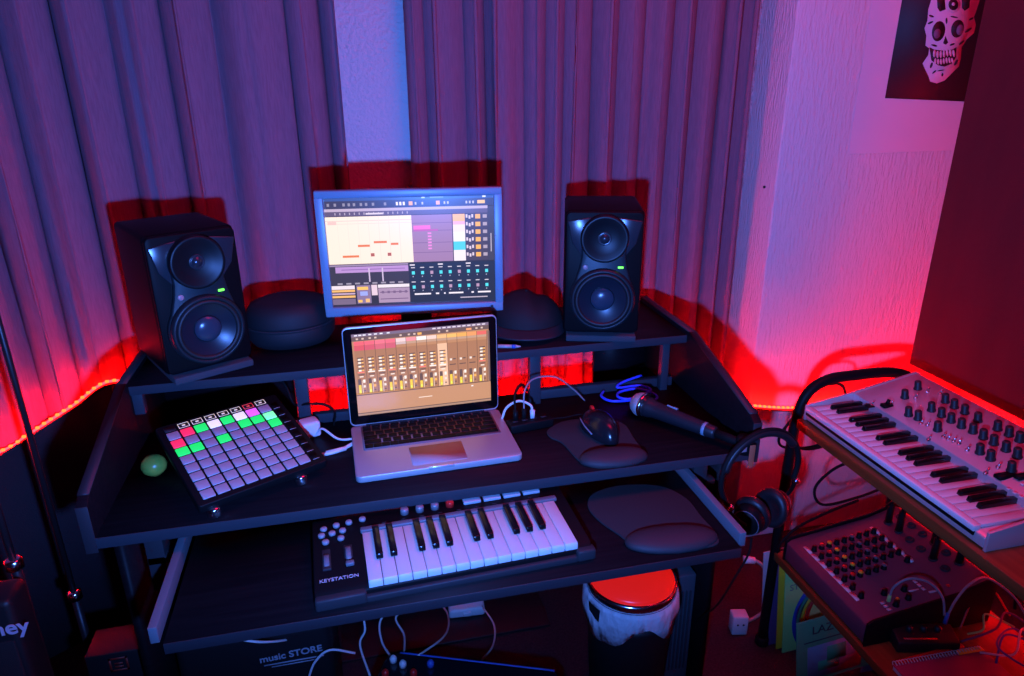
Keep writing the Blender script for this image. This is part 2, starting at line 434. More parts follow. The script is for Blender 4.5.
def pad_under(loc, rotz, label):
    o = MB().box(-.080, .080, -.012, .20, 0, .0155, .003).build('isolation_pad', mat('foam_pad', (.045, .048, .06), .9, bump=((300, 300, 300), .5, .002, 2)) if 'foam_pad' not in MATS else MATS['foam_pad'])
    o.location = loc; o.rotation_euler = (0, 0, rotz)
    return tag(o, label, 'foam pad', 'foam pads under the speakers')
pad_under((-.299, 1.447, .8904), R(28), 'dark foam pad under the left angled studio speaker')
pad_under((.545, 1.437, .8904), R(-17), 'dark foam pad under the right studio speaker')

# ------------------------------------------------------------------ screens
class Screen:
    def __init__(s, W, Hh): s.W, s.H = W, Hh; s.bm = bmesh.new(); s.cl = s.bm.loops.layers.float_color.new('Col'); s.k = 0
    def r(s, u0, v0, u1, v1, c):
        s.k += 1; y = -.00002 * s.k
        vs = [s.bm.verts.new(((u - .5) * s.W, y, (.5 - v) * s.H)) for u, v in ((u0, v1), (u1, v1), (u1, v0), (u0, v0))]
        f = s.bm.faces.new(vs)
        for l in f.loops: l[s.cl] = (*c, 1)
    def build(s, m, parent):
        me = bpy.data.meshes.new('display'); s.bm.to_mesh(me); s.bm.free(); me.materials.append(m)
        o = bpy.data.objects.new('display', me); COL.objects.link(o); o.parent = parent
        return o
rs = random.Random(11)
def monitor_ui(s):
    r = s.r
    r(0, 0, 1, 1, (.035, .03, .045)); r(0, 0, 1, .032, (.05, .09, .30)); r(0, .032, 1, .10, (.05, .04, .07))
    for u in (.02, .06, .11, .14, .17, .21, .24, .28, .35): r(u, .052, u + .014, .078, (.30, .26, .34))
    for u in (.42, .44, .46): r(u, .05, u + .012, .08, (.95, .8, .85))
    for u in (.495, .655): r(u, .048, u + .022, .082, (.95, .40, .05))
    for u in (.53, .57, .70, .72, .83, .85, .87): r(u, .055, u + .01, .078, (.55, .48, .55))
    r(.90, .05, .945, .08, (.95, .55, .12)); r(.93, .005, .95, .025, (.8, .8, 1)); r(.57, .008, .59, .022, (.5, .6, 1)); r(.62, .01, .7, .02, (.2, .3, .7))
    r(.0, .10, .96, .125, (.55, .42, .55)); r(.0, .125, .96, .165, (.13, .09, .15))
    for k in range(16): r(.06 + k * .028, .135, .066 + k * .028, .155, (.5, .4, .5))
    r(.24, .14, .34, .155, (.75, .62, .7))
    r(.0, .17, .505, .60, (1.0, .80, .66)); r(.0, .205, .505, .210, (.75, .52, .48)); r(.0, .232, .505, .236, (.85, .62, .55))
    r(.015, .212, .065, .240, (.85, .55, .5))
    for k in range(7): r(.06 * k + .07, .17, .0605 * k + .0715, .60, (.93, .72, .60))
    for u0, u1, v in ((.085, .182, .52), (.180, .250, .425), (.275, .352, .395), (.375, .420, .415)): r(u0, v, u1, v + .02, (.80, .20, .06))
    for u in (.252, .352): r(u, .505, u + .022, .535, (.45, .12, .08))
    r(.505, .17, .745, .60, (.36, .20, .36))
    for v in (.24, .31, .42, .51): r(.505, v, .745, v + .006, (.24, .13, .26))
    r(.515, .265, .615, .315, (.95, .16, .55)); r(.515, .30, .66, .318, (.50, .12, .38))
    for k in range(6): r(.597, .33 + k * .028, .619, .345 + k * .028, (.85, .25, .65))
    for v0, v1, c in ((.17, .235, (1, .50, .16)), (.235, .265, (.95, .45, .60)), (.265, .33, (.95, .75, .85)), (.33, .42, (.95, .82, .88)), (.42, .50, (.10, .62, .80)), (.50, .60, (.95, .80, .86))):
        r(.75, v0, .822, v1, c)
    r(.822, .165, .96, .60, (.07, .05, .07))
    for k in range(6):
        v = .175 + k * .07
        r(.885, v, .915, v + .04, (1, .46, .06)); r(.93, v + .004, .955, v + .035, (.45, .35, .42))
        for j in range(3): r(.828 + j * .017, v + .01 * (j % 2), .839 + j * .017, v + .03 + .01 * (j % 2), (.75, .6, .7))
    r(.0, .605, .47, .80, (.05, .04, .06)); r(.035, .625, .47, .68, (.50, .28, .62)); r(.0, .605, .47, .62, (.35, .25, .4))
    r(.07, .648, .45, .656, (.28, .14, .40))
    for u in (.23, .31): r(u, .64, u + .008, .77, (.65, .5, .7))
    for k in range(8): r(.04 + k * .052, .775, .07 + k * .052, .79, (.35, .3, .38))
    r(.0, .80, .14, .835, (.85, .72, .78)); r(.0, .84, .14, .86, (.95, .50, .15)); r(.0, .87, .14, .885, (.6, .4, .55)); r(.0, .895, .14, .915, (.95, .50, .15))
    r(0, .925, .14, .98, (.20, .14, .22))
    r(.15, .80, .235, .975, (.26, .18, .32)); r(.155, .815, .22, .845, (1, .55, .12)); r(.17, .86, .215, .90, (.35, .4, .9)); r(.155, .94, .18, .965, (1, .55, .12)); r(.20, .93, .225, .965, (.9, .5, .2))
    r(.24, .80, .275, .90, (.8, .6, .7)); r(.28, .80, .47, .83, (.85, .75, .8)); r(.28, .835, .47, .975, (.42, .28, .42))
    for v in (.87, .935): r(.29, v, .46, v + .008, (.18, .1, .2)); 
    for k in range(5): r(.30 + k * .035, .862, .315 + k * .035, .885, (.2, .12, .22))
    r(.475, .61, 1, .99, (.022, .026, .045))
    for j, v in enumerate((.685, .82)):
        for k in range(9):
            u = .49 + k * .056
            c = (.10, .75, .85) if (k + j) % 3 != 2 or k == 8 else (.5, .3, .45)
            r(u, v, u + .018, v + .03, c); r(u - .004, v - .038, u + .02, v - .030, (.75, .65, .75)); r(u + .004, v + .045, u + .010, v + .055, (.5, .45, .6))
    for u in (.48, .65, .82): r(u, .618, u + .03, .63, (.8, .7, .8))
    for u0, u1 in ((.50, .60), (.63, .65), (.68, .69), (.71, .80), (.85, .865), (.89, .97)): r(u0, .895, u1, .91, (.90, .80, .88))
    r(.78, .945, .95, .955, (.55, .45, .55))
    r(.96, .10, 1, .60, (.06, .05, .07)); r(.975, .35, .98, .52, (.6, .5, .6))
def laptop_ui(s):
    r = s.r
    r(0, 0, 1, 1, (.50, .235, .12)); r(0, 0, 1, .035, (.20, .14, .22))
    for u in (.02, .05, .08, .12, .16, .20, .25): r(u, .01, u + .022, .026, (.8, .75, .85))
    for k in range(11): r(.58 + k * .037, .01, .605 + k * .037, .026, (.75, .65, .75))
    r(0, .035, 1, .085, (.15, .09, .08))
    for u in (.03, .07, .12, .16, .34, .40, .44, .62, .68, .9, .94): r(u, .05, u + .016, .07, (.7, .5, .42))
    r(.47, .048, .50, .075, (.95, .45, .1)); r(.83, .05, .87, .075, (.9, .35, .15))
    n = 13; cols = [(.92, .13, .16), (.88, .14, .19), (.9, .18, .24), (.86, .16, .22), (.85, .62, .62), (.9, .30, .34), (.95, .86, .84), (.9, .62, .55), (.88, .50, .22), (.95, .50, .14), (.9, .42, .10), (.92, .34, .12), (.8, .15, .12)]
    for k in range(n):
        u = .012 + k * .0745; w = .0715; big = k not in (9, 10, 11)
        r(u, .09, u + w, .135, cols[k]); r(u, .137, u + w, .20 if k < 4 else .165, tuple(.75 * c for c in cols[k]) if k < 5 else (.55, .33, .22))
        base = (.42, .19, .095) if k != 8 else (.86, .50, .32)
        r(u, .20, u + w, .735, base)
        r(u + w, .09, u + w + .003, .735, (.10, .06, .04))
        if big:
            for v in (.285, .325, .37, .42): r(u + .014, v, u + .058, v + .012, (.10, .06, .05)); r(u + .020, v + .014, u + .040, v + .036, (.92, .80, .70)); r(u + .044, v + .016, u + .058, v + .030, (.95, .48, .10))
            r(u + .010, .46, u + .060, .475, (.95, .85, .78) if k % 3 else (.9, .2, .15)); r(u + .014, .49, u + .058, .505, (.16, .09, .07)); r(u + .022, .515, u + .05, .53, (.88, .72, .62))
        else:
            r(u + .014, .40, u + .030, .425, (.9, .76, .68)); r(u + .038, .40, u + .058, .415, (.14, .09, .07)); r(u + .010, .47, u + .058, .482, (.14, .08, .06))
        hgt = rs.uniform(.08, .15)
        r(u + .008, .55, u + .030, .735, (.14, .08, .06)); r(u + .010, .735 - hgt, u + .028, .73, (.98, .62, .05)); r(u + .012, .69, u + .026, .72, (.80, .80, .10))
        r(u + .036, .57, u + .040, .73, (.8, .65, .55)); r(u + .044, .56, u + .060, .60, (.95, .85, .75)); r(u + .044, .63, u + .060, .66, (.95, .45, .1) if k % 2 else (.85, .7, .6)); r(u + .046, .69, u + .058, .705, (.12, .07, .06))
    r(0, .735, 1, .745, (.12, .07, .05)); r(0, .745, 1, .965, (.55, .27, .14)); r(.45, .845, .55, .855, (.92, .74, .62)); r(.85, .77, .866, .785, (.95, .85, .8))
    r(0, .965, 1, .975, (.13, .08, .06)); r(0, .975, 1, 1, (.42, .24, .16)); r(.985, .09, 1, .73, (.2, .12, .1))

# desktop monitor
mon = thing('computer_monitor', 'silver framed desktop monitor showing music software on the shelf between the speakers', 'monitor', (.132, 1.535, .8902), R(-7))
MB().prism(rrect(-.12, .12, -.07, .09, .05), 0, .012, bev=.003).build('base', black_m, mon)
MB().box(-.035, .035, .014, .040, .01, .16, .004).build('neck', black_m, mon)
tl = bpy.data.objects.new('panel', None)
W, Hh, zc = .398, .280, .213
fm = MB()
bz, bb = .0175, .022
fm.box(-W / 2, W / 2, -.020, .0, Hh / 2 - bz, Hh / 2, .003).box(-W / 2, W / 2, -.020, .0, -Hh / 2, -Hh / 2 + bb, .003)
fm.box(-W / 2, -W / 2 + bz, -.0198, .0, -Hh / 2 + bb - .002, Hh / 2 - bz + .002, .001).box(W / 2 - bz, W / 2, -.0198, .0, -Hh / 2 + bb - .002, Hh / 2 - bz + .002, .001)
fr = fm.build('bezel', silver_m, mon); fr.location = (0, 0, zc)
bk = MB().box(-W / 2 + .004, W / 2 - .004, -.004, .03, -Hh / 2 + .004, Hh / 2 - .004, .008).build('back_cover', black_m, mon); bk.location = (0, 0, zc)
sc = Screen(W - 2 * bz + .002, Hh - bz - bb + .002); monitor_ui(sc); d = sc.build(screen_m, mon); d.location = (0, -.0065, zc + (bb - bz) / 2)
o = MB().box(.17, .176, -.021, -.0195, -Hh / 2 + .011, -Hh / 2 + .015).build('power_button', dgrey_m, mon); o.location = (0, 0, zc)

# laptop
lap = thing('laptop', 'open silver laptop with lit mixer screen on the middle of the desk', 'laptop', (.134, 1.178, .7502), R(1.5))
LW, LD = .325, .212
base = MB().prism(rrect(-LW / 2, LW / 2, 0, LD, .012), .002, .0155, bev=.002).build('base', alu_m, lap)
MB().prism(rrect(-.142, .142, .098, .203, .004), .0150, .01585).build('keyboard_well', mat('key_gap', (.20, .19, .22), .5), base)
km = MB(); rows = [(.106, 1), (.124, 0), (.142, 0), (.160, 0), (.178, 0), (.194, 0)]
for ri, (y, sp) in enumerate(rows):
    x = -.138; hgt = .0145 if ri < 5 else .008
    ws = [.0165] * 4 + [.0215, .098, .0215] + [.0165] * 4 if ri == 0 else [.0335] + [.0165] * 10 + [.0335] if ri == 1 else [.027] + [.0165] * 11 + [.024] if ri == 2 else [.022] + [.0165] * 12 + [.020] if ri == 3 else [.0165] * 13 + [.026] if ri == 4 else [.0165] * 14
    tot = sum(ws); g = (.276 - tot) / (len(ws) - 1)
    for w_ in ws: km.box(x, x + w_, y, y + hgt, .0156, .0172, .0004, 1); x += w_ + g
km.build('keyboard', black_m, base)
MB().prism(rrect(-.054, .054, .014, .087, .004), .0150, .01572).build('trackpad', mat('trackpad', (.47, .44, .47), .6, spec=.25), base)
MB().box(-.025, .025, -.0003, .005, .010, .0162, .001).build('lid_notch', mat('notch_light', (.85, .85, .88), .25, .6), base)
lid = bpy.data.objects.new('lid', None)
lm = MB().prism(rrect(-LW / 2, LW / 2, 0, .222, .012), -.003, .003, 'y', bev=.0012)
lid = lm.build('lid', alu_m, lap); lid.location = (0, LD - .002, .0165); lid.rotation_euler = (R(-1.5), 0, 0)
MB().prism(rrect(-LW / 2 + .002, LW / 2 - .002, .004, .219, .010), -.0038, -.0028, 'y').build('screen_glass', gloss_m, lid)
sc = Screen(.288, .180); laptop_ui(sc); d = sc.build(lscreen_m, lid); d.location = (0, -.0042, .117)
MB().cyl((-.13, LD - .002, .0135), (.13, LD - .002, .0135), .006, seg=12).build('hinge', dgrey_m, lap)

# ------------------------------------------------------------------ grid controller
gc = thing('grid_controller', 'black pad controller with lit green and red square pads, tilted on the desk', 'pad controller', (-.186, 1.170, .7502), R(27))
S_ = .238; tilt = R(14)
bd = MB().prism(rrect(-S_ / 2, S_ / 2, 0, S_, .006), -.010, .008, bev=.002).build('body', black_m, gc)
bd.location = (0, -.002, .026); bd.rotation_euler = (tilt, 0, 0)
pitch = .0252; px0 = -S_ / 2 + .0135; py0 = .0135
lit = {(0, 1): padr_m, (0, 2): padg_m, (0, 3): padw_m, (0, 4): padg_m, (0, 5): padw_m, (0, 6): padp_m, (1, 0): padr_m, (1, 5): padg_m, (1, 6): padg_m, (1, 7): padgw_m,
       (2, 0): padg_m, (2, 1): padg_m, (2, 3): padg_m, (2, 7): padg_m}
p0 = None
for row in range(8):
    for cc in range(8):
        x = px0 + cc * pitch + .0095; y = py0 + (7 - row) * pitch + .0095
        mm = lit.get((row, cc))
        if p0 is None:
            p0 = MB().prism(rrect(-.0108, .0108, -.0108, .0108, .0014, 2), .007, .0100, bev=.0008).build('pad', pad_m, bd); p0.location = (x, y, 0)
        else: copypart(p0, (x, y, 0), m=mm)
b0 = None
for cc in range(8):
    x = px0 + cc * pitch + .0095; y = py0 + 8 * pitch + .0068
    m = MB(); m.prism(rrect(-.0100, .0100, -.0072, .0072, .001, 2), .007, .0092); m.mi = 1
    if cc > 0:
        for q in ((-.0100, .0100, .0060, .0072), (-.0100, .0100, -.0072, -.0060), (-.0100, -.0088, -.006, .006), (.0088, .0100, -.006, .006)): m.box(q[0], q[1], q[2], q[3], .0092, .0095)
        m.box(-.003, .003, -.002, .002, .0092, .0095)
    m.build('round_button' if False else 'top_button', [dgrey_m, iconr_m if cc == 6 else icon_m], bd).location = (x, y, 0)
b0 = None
for row in range(8):
    x = px0 + 8 * pitch + .0062; y = py0 + (7 - row) * pitch + .0095
    if b0 is None:
        m = MB(); m.prism(rrect(-.0068, .0068, -.0100, .0100, .001, 2), .007, .0092); m.mi = 1
        m.box(-.0065, .0065, -.0100, -.0088, .0092, .0095)
        b0 = m.build('side_button', [black_m, pad_m], bd); b0.location = (x, y, 0)
    else: copypart(b0, (x, y, 0))
for x in (-.094, .066):
    MB().lathe([(.010, 0), (.0115, .003), (.0115, .017), (.009, .020), (0, .020)], 20, Matrix.Translation((x, .004, .0005))).build('foot', chrome_m, gc)
MB().box(-.09, .09, .205, .222, 0, .062, .002).build('rear_stand', black_m, gc)

# ------------------------------------------------------------------ small MIDI keyboard on the tray
mk = thing('midi_keyboard', 'small black MIDI keyboard with pads and knobs on the pull-out tray', 'keyboard', (-.103, .930, .6802), R(2.5))
KW, KD = .465, .196
MB().prism([(0, .0), (0, .024), (.012, .032), (KD - .01, .040), (KD, .036), (KD, 0)], 0, KW, 'x', bev=.003).build('body', black_m, mk)
MB().box(.0, .080, -.009, .010, .004, .026, .004).box(.078, KW - .028, -.007, .006, .003, .016, .003).box(KW - .03, KW + .004, -.009, .010, .004, .026, .004).build('front_lip', dgrey_m, mk)
kx0 = .084; kw = (KW - .026 - kx0) / 15; wk = None; bkk = None
for i in range(15):
    if wk is None:
        wk = MB().prism([(.002, .022), (.002, .033), (.004, .038), (.130, .0405), (.130, .026)], .0006, kw - .0006, 'x', bev=.0008).build('white_key', key_m, mk); wk.location = (kx0, 0, 0)
    else: copypart(wk, (kx0 + i * kw, 0, 0))
for i in range(15):
    if i % 7 in (0, 1, 3, 4, 5) and i < 14:
        if bkk is None:
            bkk = MB().prism([(.050, .040), (.054, .049), (.130, .0510), (.130, .036)], -.0058, .0058, 'x', bev=.0015).build('black_key', gloss_m, mk); bkk.location = (kx0 + (i + 1) * kw, 0, 0)
        else: copypart(bkk, (kx0 + (i + 1) * kw, 0, 0))
MB().box(kx0 - .002, KW - .020, .131, .143, .036, .0445, .002).build('key_rail', grey_m, mk)
b0 = None
for x, y in ((.020, .160), (.042, .163), (.064, .166), (.088, .169), (.016, .141), (.034, .143), (.052, .146), (.022, .122), (.048, .126)):
    if b0 is None:
        b0 = MB().lathe([(.0062, 0), (.0062, .004), (.0045, .006), (0, .0062)], 16).build('button', mat('rubber_button', (.30, .31, .34), .5), mk); b0.location = (x, y, .0375)
    else: copypart(b0, (x, y, .0372 + (y - .122) * .05))
for x, y0, y1, mm, nm in ((.022, .052, .105, bluep_m, 'pitch_wheel'), (.058, .074, .108, bluep_m, 'mod_wheel')):
    m = MB(); m.box(x - .007, x + .007, y0, y1, .032, .0372, .001)
    wh = m.build(nm, dgrey_m, mk)
    MB().lathe([(.019, -.0045), (.020, -.003), (.020, .003), (.019, .0045)], 24, Matrix.Translation((x, (y0 + y1) / 2 - .004, .0245)) @ Matrix.Rotation(PI / 2, 4, 'Y')).build('wheel', grey_m, wh)
MB().box(.052, .066, .052, .062, .034, .041, .002).build('slider_cap', grey_m, mk)
k0 = None
for i, x in enumerate((.164, .192, .220)):
    if k0 is None:
        k0 = MB().lathe([(.0080, 0), (.0075, .009), (.006, .011), (0, .0112)], 20).build('knob', mat('silver_knob', (.30, .31, .34), .35, .4), mk); k0.location = (x, .170, .039)
    else: copypart(k0, (x, .170, .039))
o = MB().lathe([(.0080, 0), (.0075, .009), (.006, .011), (0, .0112)], 20).build('knob', redpl_m, mk); o.location = (.248, .170, .039); o['label'] = 'red knob beside the silver pads'
p0 = None
for i in range(4):
    x = .290 + i * .0385
    if p0 is None:
        p0 = MB().box(-.0165, .0165, -.0100, .0100, 0, .006, .0015).build('drum_pad', mat('drum_pad', (.40, .48, .52), .45), mk); p0.location = (x, .173, .039)
    else: copypart(p0, (x, .173, .039))
for i in range(9):
    if i == 0: l0 = MB().box(-.004, .004, -.0015, .0015, 0, .002).build('small_button', dgrey_m, mk); l0.location = (.125 + i * .034, .150, .0395)
    else: copypart(l0, (.125 + i * .034, .150, .0395))
text('KEYSTATION', .0105, text_m, mk, (.040, .028, .0336), (R(3), 0, 0))

# ------------------------------------------------------------------ mouse pads, mouse
def mouse_pad(pts, rest, loc, rotz, label):
    t = thing('mouse_pad', label, 'mouse pad', loc, rotz, 'mouse pads with wrist rests')
    P = [(p.x, p.y) for p in smooth([Vector((*p, 0)) for p in pts], True, 5)]
    MB().prism(P, 0, .004, bev=.001).build('mat', cloth_m, t)
    m = MB(); b = bmesh.new(); bmesh.ops.create_uvsphere(b, u_segments=32, v_segments=16, radius=1)
    (cx, cy, rx, ry, ang) = rest
    for v in b.verts:
        sx = math.copysign(abs(v.co.x) ** .55, v.co.x); z = v.co.z
        v.co = Vector((sx * rx, v.co.y * ry * (1 + .12 * math.cos(sx * 3)), .004 + max(-.2, z) * .017))
    bmesh.ops.transform(b, matrix=Matrix.Translation((cx, cy, 0)) @ Matrix.Rotation(ang, 4, 'Z'), verts=b.verts)
    m.merge(b); m.build('wrist_rest', mat('gel_rest', (.026, .025, .032), .65, bump=((400, 400, 400), .25, .001, 2)) if 'gel_rest' not in MATS else MATS['gel_rest'], t, 180)
    return t
mouse_pad([(-.062, .110), (-.080, .140), (-.078, .170), (-.040, .200), (.010, .205), (.060, .195), (.092, .160), (.090, .10), (.085, .03), (.055, .0), (-.015, .0), (-.048, .03)],
          (.020, .028, .070, .030, R(-3)), (.452, 1.118, .7502), R(-1), 'dark mouse pad with wrist rest under the mouse on the desk')
mouse_pad([(-.078, .055), (-.105, .11), (-.112, .16), (-.085, .20), (-.02, .216), (.05, .20), (.085, .15), (.09, .09), (.095, .03), (.075, .0), (-.02, .0), (-.060, .01)],
          (.008, .028, .086, .033, R(-2)), (.506, .935, .6802), R(-4), 'dark mouse pad with wrist rest on the pull-out tray')
mo = thing('computer_mouse', 'black computer mouse lying on the upper mouse pad beside the microphone', 'mouse', (.488, 1.190, .7545), R(4))
b = bmesh.new(); bmesh.ops.create_uvsphere(b, u_segments=28, v_segments=18, radius=1)
for v in b.verts:
    y = v.co.y; w = .035 * (1 - .10 * y * y + .06 * math.sin(2.4 * y))
    hz = .044 * (1 - .22 * (y + .15)) if v.co.z > 0 else .004
    v.co = Vector((v.co.x * w, 0.066 + y * .070, max(0.0005, .004 + v.co.z * hz)))
m = MB(); m.merge(b); m.build('shell', mat('mouse_shell', (.010, .012, .016), .22), mo, 180)
m = MB().lathe([(.009, -.003), (.010, -.002), (.010, .002), (.009, .003)], 20, Matrix.Translation((0, .110, .030)) @ Matrix.Rotation(PI / 2, 4, 'Y')); m.build('scroll_wheel', redpl_m, mo)
MB().tube([(-.0350, .03, .018), (-.0362, .066, .020), (-.030, .105, .018)], .0016, 6).build('side_stripe', silver_m, mo)
MB().tube([(0, .134, .008), (-.02, .145, .005), (-.05, .145, .003), (-.09, .15, .003)], .0018, 6).build('cord', blackr_m, mo)

# ------------------------------------------------------------------ microphone
ax = (Vector((.742, 1.097, .7700)) - Vector((.602, 1.312, .7770))).normalized()
mic = thing('microphone', 'silver-headed black handheld microphone lying on the desk by the right panel', 'microphone', (.602, 1.312, .7775))
Mm = ax.to_track_quat('Z', 'Y').to_matrix().to_4x4()
MB().lathe([(0, -.0275), (.011, -.0250), (.0205, -.018), (.0265, -.007), (.0275, 0), (.0265, .006), (.0255, .009)], 32, Mm).build('grille', mat('mic_mesh', (.50, .50, .54), .4, .3, bump=((900, 900, 900), .8, .002, 1)), mic)
MB().lathe([(.0272, .002), (.0280, .004), (.0280, .008), (.0265, .010)], 32, Mm).build('grille_band', chrome_m, mic)
MB().lathe([(.0235, .010), (.0225, .022), (.0195, .032), (.0185, .05), (.0150, .150), (.0135, .178), (.0120, .182)], 32, Mm).build('handle', mat('mic_body', (.016, .016, .022), .4), mic)
MB().lathe([(.0142, .150), (.0148, .151), (.0148, .160), (.0142, .161)], 28, Mm).build('ring', silver_m, mic)
MB().box(-.0045, .0045, -.0205, -.0165, .060, .085, .001, M=Mm @ Matrix.Rotation(R(155), 4, 'Z')).build('switch', silver_m, mic)
MB().lathe([(.0095, .18), (.0095, .215), (.0080, .235), (.004, .262)], 20, Mm).build('connector', blackr_m, mic)

# blue cord bundle and its neighbours on the desk
cable('blue_cable', 'bright blue cord coiled in a loop behind the mouse', [(.560, 1.440, .758), (.545, 1.415, .757), (.56, 1.385, .757), (.61, 1.375, .758), (.655, 1.365, .757), (.672, 1.39, .757), (.64, 1.42, .764), (.59, 1.41, .766), (.575, 1.385, .766), (.60, 1.37, .765),
      (.66, 1.395, .768), (.648, 1.432, .766), (.59, 1.425, .770), (.605, 1.44, .775), (.66, 1.452, .783)], .0032, blue_m, sub=6)
hub = thing('usb_hub', 'small black USB hub with plugged-in leads beside the laptop', 'usb hub', (.345, 1.318, .7502), R(8))
MB().box(-.05, .05, -.017, .017, 0, .020, .003).build('housing', black_m, hub)
for i, x in enumerate((-.034, -.012, .010, .032)):
    if i == 0: q0 = MB().box(-.006, .006, -.003, .003, 0, .0015).build('port', dgrey_m, hub); q0.location = (x, 0, .0198)
    else: copypart(q0, (x, 0, .0198))
cable('usb_cable', 'white lead arching from the laptop down into the USB hub', [(.288, 1.345, .760), (.300, 1.345, .79), (.325, 1.335, .808), (.348, 1.325, .800), (.352, 1.322, .785)], .0028, white_m, group='computer leads', plugs=[((.352, 1.322, .789), (.352, 1.322, .7690), .0058, white_m)])
cable('usb_cable', 'thin grey lead looping up behind the USB hub', [(.333, 1.322, .79), (.338, 1.335, .83), (.365, 1.36, .845), (.42, 1.38, .835), (.47, 1.40, .79), (.50, 1.405, .756)], .0018, grcab_m, group='computer leads', plugs=[((.333, 1.322, .795), (.333, 1.322, .7690), .0055, blackr_m)])
cable('usb_cable', 'thick black lead rising from the USB hub beside the laptop screen', [(.313, 1.317, .79), (.315, 1.33, .825), (.335, 1.36, .835), (.36, 1.405, .80), (.37, 1.44, .78)], .0026, blackr_m, group='computer leads', plugs=[((.313, 1.317, .795), (.313, 1.317, .7690), .006, black_m)])
ad = thing('power_adapter', 'white plug adapter standing behind the pad controller on the desk', 'adapter', (-.125, 1.395, .7502), R(20))
MB().box(-.026, .026, -.018, .018, 0, .036, .006, 3).build('housing', white_m, ad)
MB().cyl((-.014, 0, .036), (-.014, 0, .042), .003, seg=10).build('pin', chrome_m, ad)
cable('power_lead', 'white lead running from behind the pad controller to the laptop', [(-.135, 1.31, .752), (-.10, 1.300, .753), (-.06, 1.305, .755), (-.025, 1.33, .757)], .0038, white_m, group='computer leads', plugs=[((-.085, 1.302, .754), (-.045, 1.310, .756), .0052, white_m)])
cable('power_lead', 'thin white lead curving from the adapter to the laptop side', [(-.105, 1.385, .760), (-.09, 1.37, .775), (-.06, 1.35, .758), (-.025, 1.345, .757)], .0025, white_m, group='computer leads')
cable('black_lead', 'black lead hooked over the shelf rail left of the laptop', [(-.19, 1.50, .86), (-.165, 1.47, .84), (-.15, 1.455, .80), (-.12, 1.415, .815), (-.085, 1.412, .812), (-.065, 1.414, .79), (-.07, 1.42, .756)], .0024, blackr_m)

# green ball
gb = MB().lathe([(0, 0), (.012, .002), (.021, .011), (.0235, .021), (.0205, .031), (.012, .039), (0, .0415)], 28).build('ball', green_m)
gb.location = (-.405, 1.305, .7502); tag(gb, 'small yellow-green ball on the desk left of the pad controller', 'ball')

# shelf things
cs = thing('round_case', 'round black zip case on the shelf between left speaker and monitor', 'case', (-.150, 1.611, .8902), R(10))
MB().lathe([(.070, 0), (.095, .006), (.108, .022), (.110, .044), (.108, .049)], 40, sx=.90, sy=.78).build('lower_shell', mat('case_cloth', (.010, .010, .014), .7, bump=((500, 500, 500), .2, .001, 2)), cs)
MB().lathe([(.108, .052), (.109, .058), (.106, .080), (.094, .098), (.07, .106), (0, .108)], 40, sx=.90, sy=.78).build('upper_shell', MATS['case_cloth'], cs)
MB().lathe([(.107, .048), (.111, .0495), (.111, .0515), (.107, .053)], 40, sx=.90, sy=.78).build('zip', dgrey_m, cs)

cap = thing('baseball_cap', 'dark baseball cap lying on the shelf left of the right speaker', 'cap', (.400, 1.565, .8902), R(-12))
b = bmesh.new(); bmesh.ops.create_uvsphere(b, u_segments=36, v_segments=18, radius=1)
bmesh.ops.delete(b, geom=[v for v in b.verts if v.co.z < -.12], context='VERTS')
for v in b.verts:
    x, y, z = v.co
    dent = .010 * math.exp(-((x - .30) / .16) ** 2) * max(0, z)
    v.co = Vector((x * .088, y * .088, .014 + max(0, z) ** .85 * .080 - dent - .008 * max(0, x) * max(0, z)))
m = MB(); m.merge(b); cr = m.build('crown', cap_m, cap, 180)
MB().lathe([(.004, 0), (.004, .003), (0, .0045)], 14, Matrix.Translation((-.0, 0, .0925))).build('top_button', cap_m, cap)
pts = []
t = bmesh.new(); rowsv = []
for i in range(9):
    f = i / 8; row = []
    for k in range(25):
        a = R(180 + 180 * k / 24); rr = 1 + f * .55
        x = .086 * math.cos(a) * (1 + f * .06); y = .086 * math.sin(a) * rr * (1 if f == 0 else 1)
        row.append(t.verts.new((x, y, .014 - .055 * (x / .088) ** 2 * f * .25 + .006 * (1 - f) + .001)))
    rowsv.append(row)
for a, b_ in zip(rowsv, rowsv[1:]):
    for k in range(24): t.faces.new((a[k], a[k + 1], b_[k + 1], b_[k]))
m = MB(); m.merge(t); vi = m.build('visor', visor_m, cap, 180); so = vi.modifiers.new('thickness', 'SOLIDIFY'); so.thickness = .003

pen = thing('pen', 'short pale pen lying on the shelf edge in front of the cap', 'pen', (.325, 1.442, .8945), R(-16))
MB().cyl((-.022, 0, 0), (.012, 0, 0), .0042, seg=12).build('barrel', mat('pen_white', (.5, .40, .42), .4), pen)
MB().cyl((.010, 0, 0), (.018, 0, 0), .0046, seg=12).build('grip', bluep_m, pen)
MB().cyl((.018, 0, 0), (.030, 0, 0), .0042, .0015, seg=12).build('tip', MATS['pen_white'], pen)

